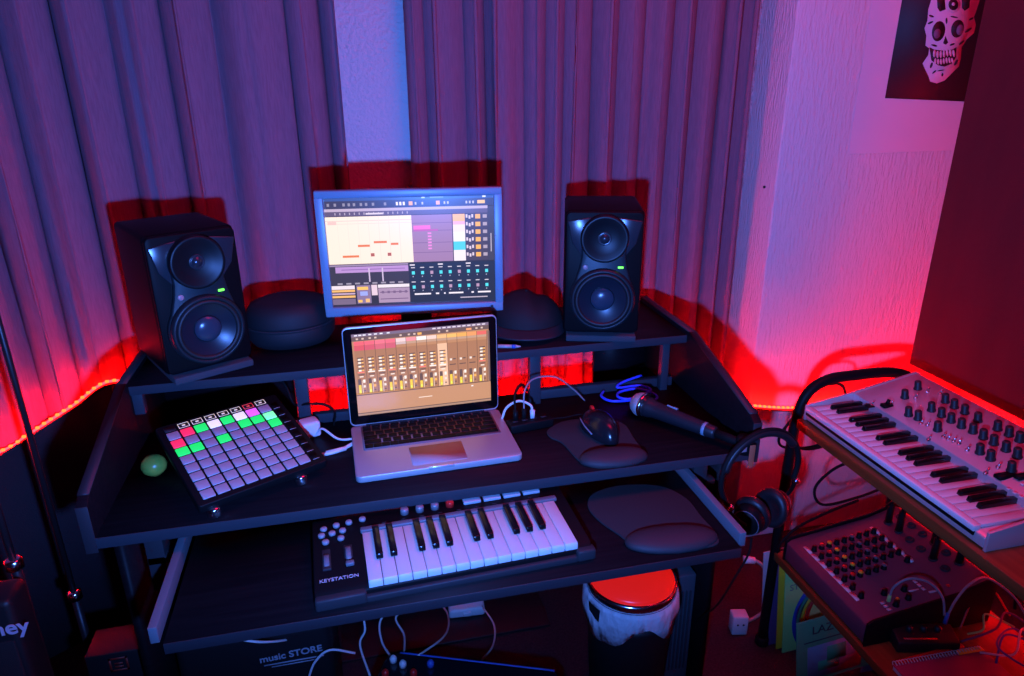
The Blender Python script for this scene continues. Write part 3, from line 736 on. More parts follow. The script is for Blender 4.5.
# ------------------------------------------------------------------ headphones hung on the right front corner of the desk
hp = thing('headphones', 'black over-ear headphones hanging from the right front corner of the desk', 'headphones', (.765, 1.085, .715), R(6))
arc = []
for k in range(19):
    a = R(222 - 243 * k / 18); arc.append((.092 * math.cos(a), 0, .093 * math.sin(a)))
MB().tube(arc, .0060, 10, sub=3).build('headband', blackr_m, hp)
pad_arc = [(p[0] * .95, p[1], p[2] * .95) for p in arc[4:15]]
MB().tube(pad_arc, .0085, 10, sub=3).build('band_cushion', mat('leatherette', (.014, .012, .015), .45), hp)
for (x, z) in ((-.0690, -.064), (.087, -.034)):
    MB().lathe([(.005, -.005), (.0065, -.003), (.0065, .003), (.005, .005)], 18, Matrix.Translation((x, -.009, z)) @ RX90).build('slider_screw', chrome_m, hp)
def cup(c, rot, tilt):
    Mx = Matrix.Translation(c) @ Matrix.Rotation(rot, 4, 'Z') @ Matrix.Rotation(PI / 2 + tilt, 4, 'Y')
    e = MB().lathe([(0, .024), (.022, .023), (.030, .017), (.036, .006), (.036, -.002), (.033, -.006)], 32, Mx, sy=.88).build('ear_cup', black_m, hp)
    MB().lathe([(.034, -.005), (.041, -.009), (.0435, -.016), (.040, -.024), (.028, -.027), (.020, -.020)], 32, Mx, sy=.88).build('ear_cushion', mat('ear_leather', (.012, .011, .014), .45) if 'ear_leather' not in MATS else MATS['ear_leather'], e)
    MB().tube([Mx @ Vector((.030 * math.cos(2 * PI * k / 20), .0264 * math.sin(2 * PI * k / 20), .0175)) for k in range(20)], .0011, 6, closed=True, sub=1).build('trim_ring', grey_m, e)
    return e
cup((-.012, .0, -.108), R(212), R(8)); cup((.058, .010, -.100), R(22), R(8))
MB().tube([(-.069, 0, -.064), (-.066, -.006, -.078), (-.052, -.016, -.094), (-.036, -.020, -.106)], .0045, 8).build('yoke', black_m, hp)
MB().tube([(.087, 0, -.034), (.094, .004, -.052), (.096, .014, -.075), (.084, .020, -.098)], .0045, 8).build('yoke', black_m, hp)
cable('headphone_cable', 'black lead dangling from the headphones towards the floor', [(.752, 1.065, .572), (.742, 1.055, .54), (.72, 1.06, .48), (.715, 1.10, .38), (.74, 1.2, .25), (.78, 1.3, .12), (.80, 1.35, .02)], .0022, blackr_m)
clip = thing('cable_clip', 'black clip with an orange tag at the right front corner of the desk', 'clip', (.738, 1.098, .7505))
MB().lathe([(.016, 0), (.018, .006), (.018, .030), (.014, .036), (0, .037)], 20, Matrix.Translation((0, .012, 0))).build('body', black_m, clip)
o = MB().box(-.006, .006, -.0015, .0015, -.036, .014, .001).build('tag', orange_m, clip); o.location = (.006, -.0085, .012)
MB().box(-.006, .006, -.002, .002, 0, .028, .001).build('label', mat('clip_pink', (.5, .25, .28), .5), clip).location = (-.012, -.006, .012)

# ------------------------------------------------------------------ stand with synth and mixer on the right
st = thing('equipment_stand', 'two-tier stand of orange wood boards and black tubes by the right wall', 'stand', (1.15, 1.0, 0))
def spart(name, mb, m): 
    o = mb.build(name, m, st); o.location = (-1.15, -1.0, 0); return o
spart('upper_board', MB().box(.997, 1.335, .66, 1.30, .675, .699, .002), wood_m)
spart('lower_board', MB().box(.985, 1.345, .55, 1.295, .300, .322, .002), wood_m)
tb = [(1.005, 1.318, .02), (1.005, 1.318, .30), (1.005, 1.318, .60), (1.010, 1.318, .70), (1.030, 1.318, .755), (1.075, 1.318, .783), (1.14, 1.318, .788), (1.25, 1.318, .785), (1.315, 1.318, .760), (1.335, 1.318, .70), (1.335, 1.318, .30), (1.335, 1.318, .02)]
spart('end_frame', MB().tube(tb, .0125, 12, sub=6), black_m)
tb2 = [(p[0], .60, p[2] if p[2] < .7 else .69) for p in tb]
spart('end_frame', MB().tube([(1.335, .60, .02), (1.335, .60, .4), (1.335, .60, .675)], .0125, 12, sub=4), black_m)
for x in (1.005, 1.335):
    for y in (1.318, .60):
        if x < 1.1 and y < 1: continue
        spart('foot', MB().lathe([(.016, 0), (.018, .004), (.018, .02), (.0135, .026)], 16, Matrix.Translation((x, y, 0))), blackr_m)
spart('cross_bar', MB().cyl((1.335, .60, .50), (1.335, 1.318, .50), .008, seg=12), black_m)

sy = thing('synthesizer', 'silver synthesizer with rows of black knobs on the upper board of the stand', 'synthesizer', (1.010, 1.290, .6992), R(-90))
SL = .500
MB().prism([(0, .004), (0, .024), (.008, .028), (.124, .030), (.124, .056), (.290, .090), (.300, .086), (.300, .004)], 0, SL, 'x', bev=.002).build('body', synth_m, sy)
MB().box(.003, .480, -.005, .0105, .024, .0365, .002).build('front_lip', mat('lip_white', (.85, .85, .87), .35), sy)
MB().box(.004, .479, -.003, .004, .016, .0235, .0005).build('lip_gap', black_m, sy)
kw = .474 / 22; wk = bkk = None
for i in range(22):
    if wk is None:
        wk = MB().box(.0005, kw - .0005, .011, .126, .030, .0365, .0008, 1).build('white_key', key_m, sy); wk.location = (.006, 0, 0)
    else: copypart(wk, (.006 + i * kw, 0, 0))
for i in range(21):
    if i % 7 in (0, 1, 3, 4, 5):
        if bkk is None:
            bkk = MB().prism([(.044, .036), (.047, .0455), (.126, .0470), (.126, .034)], -.0050, .0050, 'x', bev=.0012).build('black_key', gloss_m, sy); bkk.location = (.006 + (i + 1) * kw, 0, 0)
        else: copypart(bkk, (.006 + (i + 1) * kw, 0, 0))
MB().prism([(.0, .0), (.0, .038), (.104, .054), (.292, .092), (.302, .088), (.302, 0)], -.006, .0, 'x', bev=.001).build('end_cheek', synth_m, sy)
MB().prism([(.0, .0), (.0, .038), (.104, .054), (.292, .092), (.302, .088), (.302, 0)], SL, SL + .006, 'x', bev=.001).build('end_cheek', synth_m, sy)
def zp(v): return .052 + (v - .10) * .2
KN = [(1.206, 1.214), (1.253, 1.23), (1.163, 1.151), (1.168, 1.129), (1.212, 1.142), (1.212, 1.114), (1.258, 1.155), (1.256, 1.128), (1.169, 1.076), (1.212, 1.088), (1.256, 1.10), (1.213, 1.062), (1.216, 1.036), (1.253, 1.063),
      (1.216, 1.011), (1.174, .975), (1.174, .95), (1.216, .986), (1.259, 1.021), (1.26, .995), (1.217, .959), (1.216, .933), (1.26, .971), (1.26, .945), (1.175, .905), (1.217, .905), (1.26, .915)]
k0 = None
for X, Y in KN:
    u, v = 1.290 - Y, X - 1.010
    if k0 is None:
        k0 = MB().lathe([(.0092, 0), (.0090, .003), (.0076, .005), (.0071, .0200), (.006, .0215), (0, .0215)], 18).build('knob', knobc_m, sy); k0.location = (u, v, zp(v) - .001); k0.rotation_euler = (R(11), 0, 0)
    else: copypart(k0, (u, v, zp(v) - .001))
SW = [(1.258, 1.208), (1.128, 1.223), (1.162, 1.203), (1.159, 1.111), (1.165, 1.10), (1.158, 1.049), (1.16, 1.039), (1.163, 1.028), (1.165, 1.017), (1.161, .992), (1.13, 1.056), (1.133, .919), (1.163, .923), (1.221, 1.20), (1.273, 1.187)]
k0 = None
for X, Y in SW:
    u, v = 1.290 - Y, X - 1.010
    if k0 is None:
        k0 = MB().cyl((0, 0, 0), (0, 0, .004), .0042, seg=12).cyl((0, 0, .003), (.001, .003, .012), .0016, .0022, 8).build('toggle_switch', chrome_m, sy); k0.location = (u, v, zp(v) - .001)
    else: copypart(k0, (u, v, zp(v) - .001))
MB().box(-.008, .008, -.012, .012, 0, .008, .002).cyl((0, 0, .008), (0, .004, .018), .004, seg=10).build('bend_lever', black_m, sy).location = (.085, .142, .058)
MB().box(.06, .076, .092 + .012, .108 + .012, .055, .0575, .0005).box(.385, .400, .125, .165, .0585, .0650).box(.402, .415, .150, .190, .0640, .0705).build('panel_slots', black_m, sy)
b0 = None
for i in range(10):
    if b0 is None: b0 = MB().box(-.003, .003, -.003, .003, 0, .003, .0005).build('step_button', white_m, sy); b0.location = (.425, .118, .056)
    else: copypart(b0, (.425 + (i % 5) * .013, .118 + (i // 5) * .03, .056 + (i // 5) * .006))

mx = thing('audio_mixer', 'grey audio mixer with rows of small coloured knobs on the lower board', 'mixer', (.992, 1.262, .3222), R(-90))
ML, MD = .288, .315
MB().prism([(0, .004), (0, .052), (.012, .060), (.225, .090), (.300, .112), (MD, .106), (MD, .004)], 0, ML, 'x', bev=.003).build('body', mixer_m, mx)
MB().prism([(-.002, .0), (-.002, .058), (.012, .066), (.225, .096), (.300, .118), (MD + .002, .110), (MD + .002, 0)], -.006, 0, 'x', bev=.001).build('end_cheek', black_m, mx)
MB().prism([(-.002, .0), (-.002, .058), (.012, .066), (.225, .096), (.300, .118), (MD + .002, .110), (MD + .002, 0)], ML, ML + .006, 'x', bev=.001).build('end_cheek', black_m, mx)
def zm(v): return .060 + (v - .012) * .1408 if v < .225 else .090 + (v - .225) * .293
def knob(mm, u, v):
    m = MB(); m.lathe([(.0072, 0), (.0070, .002), (.0058, .004), (.0056, .011)], 14); m.mi = 1
    m.lathe([(.0057, .0098), (.0054, .0128), (0, .0134)], 14)
    o = m.build('knob', [black_m, mm], mx); o.location = (u, v, zm(v) - .001); return o
proto = {}
rowm = [black_m, redpl_m, yel_m, black_m, black_m, grey_m, black_m, black_m, black_m]
for r_ in range(9):
    for c_ in range(7):
        if c_ > 4 and r_ > 0: continue
        if r_ >= 6 and c_ > 4 - (0 if r_ == 8 else 1) and r_ != 8: continue
        u, v = .055 + c_ * .0277, .036 + r_ * .0203
        mm = rowm[r_]
        if mm.name not in proto: proto[mm.name] = knob(mm, u, v)
        else: copypart(proto[mm.name], (u, v, zm(v) - .001))
for u, v in ((.232, .085), (.262, .12), (.268, .085), (.238, .13)): copypart(proto['black_plastic'], (u, v, zm(v) - .001))
c0 = MB().prism([(-.014, -.006), (.0135, -.006), (.0135, .001), (.004, .006), (-.006, .004), (-.014, .000)], 0, .0014).build('channel_mark', white_m, mx); c0.location = (.049, .026, .0612); c0.rotation_euler = (R(8), 0, 0)
for c_ in range(1, 7): copypart(c0, (.049 + c_ * .0277, .026, .0612))
for c_ in range(5): copypart(c0, (.049 + c_ * .0277, .209, .0870))
def mark(u0, u1, v0, v1):
    zc_ = zm((v0 + v1) / 2)
    MB().box(u0, u1, v0, v1, zc_ - .001, zc_ + .0014).build('printed_mark', text_m, mx)
for k in range(3): mark(.222 + k * .012, .230 + k * .012, .165, .172)
for k in range(3): mark(.250 + k * .010, .256 + k * .010, .060, .070)
mark(.262, .266, .17, .20); mark(.245, .248, .135, .165)
j0 = None
for k, (u, v) in enumerate([(.040 + (i % 6) * .036, .250 + (i // 6) * .034) for i in range(12)]):
    if j0 is None:
        j0 = MB().lathe([(.0105, 0), (.0105, .002), (.0085, .004), (.0055, .004), (.005, .001)], 20).build('jack_socket', dgrey_m, mx); j0.location = (u, v, zm(v)); j0.rotation_euler = (R(16), 0, 0)
    else: copypart(j0, (u, v, zm(v)))
for (u, v, mm, nm) in ((.262, .22, redpl_m, 'indicator'), (.255, .100, yel_m, 'indicator')):
    MB().box(-.003, .003, -.003, .003, 0, .003).build(nm, mm, mx).location = (u, v, zm(v))

# leads on the mixer
def mw(u, v, dz=0): return (.992 + v, 1.262 - u, .3222 + zm(v) + dz)
def jacked(label, u, v, rest, r, m):
    a = mw(u, v, .0); b_ = mw(u, v, .055)
    cable('audio_cable', label, [b_, mw(u, v, .075)] + rest, r, m, group='audio leads of the mixer', plugs=[(a, b_, .0085, blackr_m)])
jacked('black lead with thick plug standing in the far end of the mixer', 0.040, .250, [(1.235, 1.23, .52), (1.22, 1.27, .55), (1.14, 1.29, .56), (1.08, 1.30, .50), (1.10, 1.29, .45), (1.20, 1.285, .46), (1.30, 1.30, .47)], .0036, blackr_m)
jacked('black lead with thick plug beside the far end plug of the mixer', 0.076, .250, [(1.25, 1.19, .54), (1.28, 1.20, .58), (1.36, 1.22, .56), (1.42, 1.25, .40)], .0042, blackr_m)
jacked('black lead arching over the middle sockets of the mixer', 0.148, .284, [(1.26, 1.12, .53), (1.22, 1.15, .55), (1.20, 1.19, .50), (1.24, 1.23, .46)], .0032, blackr_m)
jacked('thick black lead arching towards the near end of the mixer', 0.220, .284, [(1.28, 1.05, .535), (1.28, 1.10, .57), (1.27, 1.16, .55), (1.30, 1.21, .46)], .0040, blackr_m)
jacked('black lead rising from the second back socket of the mixer', 0.184, .250, [(1.24, 1.07, .52), (1.30, 1.03, .54), (1.36, .99, .48), (1.38, .97, .34)], .0034, blackr_m)
cable('audio_cable', 'grey lead with green end arching over the near front of the mixer', [(1.072, 1.010, .398), (1.076, 1.007, .432), (1.100, .998, .455), (1.135, .982, .452), (1.158, .962, .425), (1.162, .950, .385)], .0026, grcab_m, group='audio leads of the mixer', plugs=[((1.072, 1.010, .385), (1.072, 1.010, .408), .0045, sl_green)])
cable('audio_cable', 'grey lead arching from the pedal to the right of the mixer', [(1.170, .950, .385), (1.183, .950, .425), (1.215, .955, .455), (1.27, .965, .450), (1.33, .945, .405), (1.36, .915, .35)], .0026, grcab_m, group='audio leads of the mixer', plugs=[((1.168, .950, .364), (1.170, .950, .390), .0045, bluep_m)])
cable('audio_cable', 'black lead hanging in a coil from the upper board end', [(1.01, 1.335, .68), (1.0, 1.36, .62), (1.03, 1.38, .575), (1.10, 1.37, .57), (1.13, 1.35, .60), (1.11, 1.34, .66), (1.04, 1.34, .69), (1.0, 1.345, .64), (1.06, 1.345, .585), (1.14, 1.345, .59), (1.16, 1.34, .64)], .0035, blackr_m, group='audio leads of the mixer')
cable('audio_cable', 'black lead looping round on top of the stand end rail', [(1.02, 1.345, .70), (1.05, 1.35, .74), (1.11, 1.35, .755), (1.15, 1.35, .745), (1.17, 1.35, .70)], .0035, blackr_m, group='audio leads of the mixer')
cable('audio_cable', 'black lead lying along the left side of the mixer', [(1.20, 1.285, .45), (1.12, 1.285, .43), (1.04, 1.285, .40), (.995, 1.285, .36), (.99, 1.29, .325)], .0036, blackr_m, group='audio leads of the mixer')

# pedal, notebook and wires on the near end of the lower board
pd = thing('effects_pedal', 'small black effects box on the lower board beside the mixer', 'effects box', (1.10, .925, .3222), R(-14))
pd.location = (1.115, .945, .3222)
MB().prism([(-.024, 0), (-.024, .026), (.022, .038), (.022, 0)], -.065, .065, 'x', bev=.003).build('body', case_m, pd)
for i, x in enumerate((-.03, 0, .03)):
    if i == 0: k0 = MB().lathe([(.007, 0), (.006, .010), (0, .011)], 14).build('knob', knobc_m, pd); k0.location = (x, .006, .0325)
    else: copypart(k0, (x, .006, .0325))
MB().box(-.05, .02, -.016, -.012, .0268, .0296).build('panel_line', redpl_m, pd)
rl = MB().box(-.085, .085, -.006, .006, 0, .010, .002).build('red_ruler', redpl_m); rl.location = (1.105, .912, .3222); rl.rotation_euler = (0, 0, R(3)); tag(rl, 'long red bar lying on the lower board behind the notebook', 'bar')
nb = thing('notebook', 'spiral notebook with a dark red cover at the near end of the lower board', 'notebook', (1.110, .905, .3222), R(-2))
MB().box(-.105, .105, -.23, -.008, .001, .012, .001).build('pages', white_m, nb)
MB().box(-.107, .107, -.232, -.008, .012, .0142, .0006).build('cover', note_m, nb)
m = MB()
for k in range(30):
    x = -.100 + k * .0069
    m.tube([(x, -.012, .0148), (x, -.004, .0175), (x + .001, .002, .010), (x + .001, -.004, .003), (x + .001, -.012, .002)], .0010, 5, sub=2)
m.build('spiral', white_m, nb)
MB().box(.045, .105, -.014, -.002, .0145, .0165, .0005).build('tab', yel_m, nb)
for i, (lab, mm, pts) in enumerate((('thin blue patch wire in the tangle beyond the notebook', bluep_m, [(1.20, .80, .335), (1.26, .84, .36), (1.31, .80, .345), (1.26, .76, .34), (1.22, .82, .355), (1.30, .86, .35), (1.34, .82, .33)]),
                                    ('thin purple patch wire in the tangle beyond the notebook', sl_purp, [(1.18, .87, .33), (1.24, .85, .37), (1.30, .88, .375), (1.335, .84, .35), (1.28, .78, .335)]),
                                    ('thin white patch wire in the tangle beyond the notebook', white_m, [(1.19, .83, .338), (1.24, .80, .35), (1.29, .835, .365), (1.34, .86, .345)]),
                                    ('thin red patch wire in the tangle beyond the notebook', redpl_m, [(1.21, .90, .33), (1.25, .92, .385), (1.31, .93, .39), (1.34, .90, .34)]),
                                    ('thin green patch wire in the tangle beyond the notebook', padg_m if False else sl_green, [(1.215, .885, .33), (1.235, .87, .352), (1.27, .90, .36), (1.32, .87, .34)]))):
    cable('patch_wire', lab, [(p[0] + .01, p[1] + .055, p[2]) for p in pts], .0022, mm, cat='wire', group='tangled patch wires')

# records leaning under the lower board
def sleeve(label, loc, roll, lean, m, W=.27, Hh=.27):
    t = thing('record_sleeve', label, 'record sleeve', loc, 0, 'record sleeves under the stand')
    t.rotation_euler = (lean, roll, 0)
    MB().box(0, W, 0, .004, 0, Hh, .0008).build('sleeve', m, t)
    return t
g = sleeve('pale green record sleeve with a rainbow arc under the lower board', (1.040, 1.272, .0), R(-4), R(-3), sl_green)
for k, (r_, mm) in enumerate(((.150, mat('arc_blue', (.02, .05, .35), .6)), (.138, mat('arc_teal', (.02, .22, .12), .6)), (.126, mat('arc_yellow', (.60, .50, .03), .6)), (.114, mat('arc_red', (.50, .03, .02), .6)))):
    P = [(.175 + r_ * math.cos(R(a)), .09 + r_ * math.sin(R(a))) for a in range(70, 215, 6)] + [(.175 + (r_ - .013) * math.cos(R(a)), .09 + (r_ - .013) * math.sin(R(a))) for a in range(214, 69, -6)]
    MB().prism(P, -.0006, .0004, 'y').build('rainbow_band', mm, g)
text('ΩZ', .030, sl_dark, g, (.116, -.0012, .166), (PI / 2, 0, 0), bold=True)
text('STU', .026, mat('faint_print', (.12, .28, .19), .6), g, (.036, -.0008, .207), (PI / 2, 0, 0))
bl = sleeve('blue record sleeve printed LAZ leaning in front of the rainbow sleeve', (1.012, 1.165, .0), R(-6), R(-4), sl_blue, .25, .195)
text('LAZ', .034, sl_dark, bl, (.072, -.0008, .160), (PI / 2, 0, 0))
MB().box(.030, .185, -.0006, .0004, .01, .112).build('picture', mat('sleeve_pic', (.26, .26, .36), .6), bl)
MB().box(.085, .140, -.0012, .0, .055, .10).box(.06, .12, -.0012, 0, .03, .06).build('picture_patch', sl_blue, bl)
MB().box(.02, .21, -.0008, .0004, .126, .129).build('rule', sl_dark, bl)
sleeve('yellow-edged record sleeve behind the rainbow sleeve', (1.032, 1.288, .0), R(-4), R(-3), yel_m, .27, .274)
sleeve('white record sleeve at the back of the leaning sleeves', (1.022, 1.345, 0), R(-4), R(-3), sl_white, .27, .27)
sleeve('dark purple record sleeve between the white and yellow sleeves', (1.020, 1.306, 0), R(-4), R(-3), sl_purp, .27, .272)
d = sleeve('dark patterned record sleeve under the near part of the board', (1.20, 1.165, 0), R(2), R(-4), mat('sleeve_night', (.10, .10, .18), .6), .22, .20)
MB().prism(ring_poly(.08, .10, .018, .018, 8), -.0008, .0004, 'y').prism(ring_poly(.04, .16, .010, .010, 8), -.0008, .0004, 'y').build('print', sl_white, d)
MB().prism(ring_poly(.10, .07, .018, .018, 20), -.0012, .0004, 'y').build('print', yel_m, d)

# ------------------------------------------------------------------ wall things on the right
def atY(px, py, Y):
    cy, sy_, cp, sp = math.cos(YAW), math.sin(YAW), math.cos(PITCH), math.sin(PITCH)
    cr, sr = math.cos(ROLL), math.sin(ROLL)
    Rv = Vector((cy, -sy_, 0)); Fw = Vector((sy_ * cp, cy * cp, -sp)); D = Vector((-sy_ * sp, -cy * sp, -cp))
    R2 = Rv * cr + D * sr; D2 = -Rv * sr + D * cr
    r = Fw + R2 * ((px - CX) / F) + D2 * ((py - CY) / F)
    k = Y / r.y; return (r.x * k, H + r.z * k)
WY = 1.7495
ps = MB().box(1.374, 1.86, -.0012, .0, 1.255, 1.95, .0004).build('paper_sheet', paper_m); ps.location = (0, WY, 0); ps.rotation_euler = (0, 0, 0)
tag(ps, 'large plain white paper sheet on the textured wall behind the skull poster', 'paper')
po = thing('poster', 'black poster with a pale ornate skull on the upper right wall', 'poster', (1.464, WY - .0014, 1.404))
def q(x, y): a = atY(830 + x / 5.278, y / 5.278, WY); return (a[0] - 1.464, a[1] - 1.404)
bl_, br_ = q(288, 518), q(690, 535)
dx, dz = br_[0] - bl_[0], br_[1] - bl_[1]
tl_ = q(380, -10); k = .42 / dx
MB().prism([bl_, (bl_[0] + dx * 1.25, bl_[1] + dz * 1.25), (bl_[0] + dx * 1.25 - .02, bl_[1] + dz * 1.25 + .47), (tl_[0] + .5 * (tl_[0] - bl_[0]), bl_[1] + .47)], -.001, 0, 'y').build('sheet', poster_m, po)
skull = [(540, -60), (530, 0), (515, 50), (510, 110), (495, 150), (505, 190), (500, 240), (520, 255), (515, 290), (485, 335), (500, 370), (515, 400), (525, 430), (560, 440), (600, 425), (640, 385), (675, 350), (685, 310), (690, 250), (715, 210), (755, 175), (765, 130), (755, 90), (770, 50), (785, 0), (785, -60), (770, -130), (720, -190), (650, -205), (590, -180), (555, -125)]
MB().prism([q(*p) for p in skull], -.0016, -.0009, 'y').build('skull_print', print_m, po)
m = MB(); L1, L2 = -.0022, -.0015
def ell(cx, cy, rx, ry, rot=0, n=22): 
    c, s = math.cos(R(rot)), math.sin(R(rot)); return [q(cx + rx * math.cos(2 * PI * k / n) * c - ry * math.sin(2 * PI * k / n) * s, cy + rx * math.cos(2 * PI * k / n) * s + ry * math.sin(2 * PI * k / n) * c) for k in range(n)]
m.prism(ell(568, 165, 34, 54, 12), L1, L2, 'y'); m.prism(ell(668, 152, 33, 48, 14), L1, L2, 'y')
m.prism([q(*p) for p in ((605, 190), (592, 228), (605, 236), (618, 226))], L1, L2, 'y')
m.prism([q(*p) for p in ((520, 250), (545, 262), (600, 268), (640, 262), (662, 250), (660, 300), (640, 335), (600, 352), (565, 345), (530, 318))], L1, L2, 'y')
m.prism([q(*p) for p in ((560, -5), (600, -10), (605, 50), (575, 62), (562, 40))], L1, L2, 'y'); m.prism([q(*p) for p in ((690, -5), (735, -10), (730, 40), (705, 58), (692, 40))], L1, L2, 'y')
for cx, cy, rx, ry, ro in ((530, 85, 14, 5, 20), (525, 120, 16, 5, -25), (740, 100, 14, 5, -30), (725, 160, 22, 6, -35), (690, 225, 18, 5, -40), (545, 380, 14, 4, -40), (580, 372, 20, 3, -10), (588, 395, 5, 9, 10), (530, 345, 6, 16, 20), (660, 330, 6, 18, 30), (650, 90, 20, 4, 10), (610, 110, 5, 16, 0), (545, 240, 16, 5, 15), (640, 235, 14, 5, -20), (650, -110, 60, 6, 5), (650, -150, 40, 6, -5), (600, -80, 6, 30, 15), (700, -80, 6, 30, -15)):
    m.prism(ell(cx, cy, rx, ry, ro, 12), L1, L2, 'y')
m.build('skull_hollows', poster_m, po)
m = MB(); m.prism(ell(645, 25, 38, 42), L1 - .0002, L1 + .0001, 'y')
m.build('brow_ring', print_m, po)
m = MB(); m.prism(ell(645, 25, 26, 30), L1 - .0006, L1 - .0001, 'y'); m.build('brow_eye', poster_m, po)
m = MB(); m.prism(ell(645, 22, 9, 9), L1 - .0009, L1 - .0005, 'y')
for k in range(7): m.prism(ell(545 + k * 17, 283 + 5 * math.sin(k), 7, 20, 3 - k * 2, 10), L1 - .0006, L1 - .0001, 'y'); m.prism(ell(550 + k * 15, 322 + 4 * math.sin(k), 6, 16, 4 - k * 3, 10), L1 - .0006, L1 - .0001, 'y')
m.build('teeth', print_m, po)
for e_ in ((560, 178, 18, 26, 15), (680, 158, 18, 28, 14)): MB().prism(ell(*e_), L1 - .0005, L1, 'y').build('socket_shading', printd_m, po)
pn = MB().box(1.500, 1.530, .10, 1.520, .700, 2.598, .003).build('cloth_hanging', red_m); tag(pn, 'tall dark red hanging cloth behind the synthesizer, covering the poster edge', 'hanging')
nl = MB().lathe([(.0035, 0), (.0035, .004), (.002, .005), (0, .005)], 12, Matrix.Translation((0, 0, 0)) @ RX90).build('nail', dgrey_m)
nl.location = (1.1595, 1.80, 1.165); nl.rotation_euler = (0, 0, R(-90)); tag(nl, 'tiny dark nail in the pink wall edge beside the curtain', 'nail')

# socket and lead low on the wall
ws = thing('power_socket', 'white power socket block standing on the carpet right of the desk', 'socket', (.965, 1.375, 0), R(-12))
MB().box(-.022, .022, -.018, .018, 0, .062, .004).build('housing', white_m, ws)
for x in (-.008, .008): MB().cyl((x, -.0175, .036), (x, -.0188, .036), .003, seg=10).build('hole', dgrey_m, ws)
cable('power_lead', 'pale lead looping down to the white power socket block', [(1.00, 1.42, .205), (1.03, 1.40, .195), (1.075, 1.40, .12), (1.080, 1.40, .05), (1.04, 1.40, .012), (.99, 1.39, .008)], .005, mat('beige_lead', (.42, .30, .28), .5), plugs=[((.985, 1.42, .205), (1.015, 1.41, .203), .011, white_m)])

# ------------------------------------------------------------------ under the desk
bn = thing('waste_bin', 'black bin with white bag over its rim and glowing red lid under the tray', 'bin', (.548, 1.19, 0))
MB().lathe([(.070, 0), (.078, .005), (.098, .33), (.100, .345)], 32).build('body', case_m, bn)
MB().lathe([(.0985, .395), (.101, .398), (.101, .412), (.0985, .416)], 40).build('rim', chrome_m, bn)
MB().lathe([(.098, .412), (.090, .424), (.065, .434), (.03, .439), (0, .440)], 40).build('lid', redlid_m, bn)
t = bmesh.new(); r0 = []; r1 = []; N = 48
rings = [[], [], [], []]
for k in range(N):
    a = 2 * PI * k / N; dr = .018 * math.sin(3 * a + 1) + .010 * math.sin(7 * a)
    low = .338 + dr - .045 * math.exp(-((a - 3.9) / .35) ** 2)
    for j, (rr, z) in enumerate(((.1005, .396), (.106, .385), (.106 + .003 * math.sin(9 * a), .355), (.104 + .003 * math.sin(11 * a), low))):
        rings[j].append(t.verts.new((rr * math.cos(a), rr * math.sin(a), z)))
for j in range(3):
    for k in range(N):
        if j == 1 and 25 <= k <= 27: continue
        k2 = (k + 1) % N; t.faces.new((rings[j][k], rings[j][k2], rings[j + 1][k2], rings[j + 1][k]))
m = MB(); m.merge(t); bg = m.build('bag', bag_m, bn, 180); so = bg.modifiers.new('thickness', 'SOLIDIFY'); so.thickness = .0012
tw = thing('computer_tower', 'dark ribbed computer tower on the floor right of the bin', 'computer', (.690, 1.34, 0))
MB().box(-.050, .050, -.10, .14, .01, .345, .004).build('casing', mat('tower_casing', (.06, .09, .11), .5), tw)
m = MB()
for k in range(9): m.box(-.045 + k * .010, -.041 + k * .010, -.104, -.098, .06, .30, .001)
m.build('front_ribs', mat('tower_rib', (.03, .045, .055), .5), tw)
for x in (-.04, .04):
    for y in (-.07, .11): MB().cyl((x, y, 0), (x, y, .011), .010, seg=12).build('foot', blackr_m, tw)
bx = thing('gear_bag', 'black gear bag printed with a music store name under the desk', 'bag', (-.21, 1.26, 0))
MB().box(-.22, .095, 0, .22, 0, .37, .02, 4).build('body', case_m, bx)
text('music STORE', .0235, mat('store_print', (.40, .42, .5), .5), bx, (.008, -.0008, .300), (PI / 2, R(-2), 0), bold=True)
MB().box(-.05, .075, -.0010, .001, .2790, .2820).box(-.035, .06, -.0010, .001, .2725, .2745).build('small_print', MATS['store_print'], bx)
MB().tube([(-.13, .12, .365), (-.12, .12, .395), (.02, .12, .395), (.03, .12, .365)], .007, 8).build('handle', blackr_m, bx)
mt = MB().box(-.12, .46, 1.515, 1.66, 0, .008, .002).build('rubber_mat', case_m); tag(mt, 'flat black rubber mat on the carpet under the desk', 'mat')
pb = thing('laptop_charger', 'white laptop power brick lying on the black mat under the desk', 'charger', (.237, 1.645, .0082), R(-4))
MB().box(-.052, .052, -.05, .05, 0, .030, .008, 3).build('housing', white_m, pb)
MB().box(-.012, .012, -.056, -.046, .008, .022, .003).build('strain_relief', white_m, pb)
eq = thing('equipment_case', 'black glossy equipment case with blue-lit edge on the floor under the tray', 'case', (.10, 1.09, 0), R(-22))
MB().prism(rrect(-.16, .24, -.13, .13, .03), 0, .255, bev=.012, seg=3).build('body', glasslid_m, eq)
o = MB().tube([(-.13, .133, .247), (.0, .133, .247), (.22, .133, .247)], .0025, 6).build('lit_edge', bluep_m, eq)  # blue colour stands for the light along this edge
for i, (x, y, mm) in enumerate(((-.14, .06, redpl_m), (-.11, .09, white_m), (-.08, .07, redpl_m), (-.05, .10, bluep_m), (-.135, .10, white_m))):
    MB().lathe([(.008, 0), (.008, .010), (.004, .016), (0, .016)], 14, Matrix.Translation((x, y, .254))).build('plug', mm, eq)
def gp(px, py, Y): a = atY(px, py, Y); return (a[0], Y, a[1])
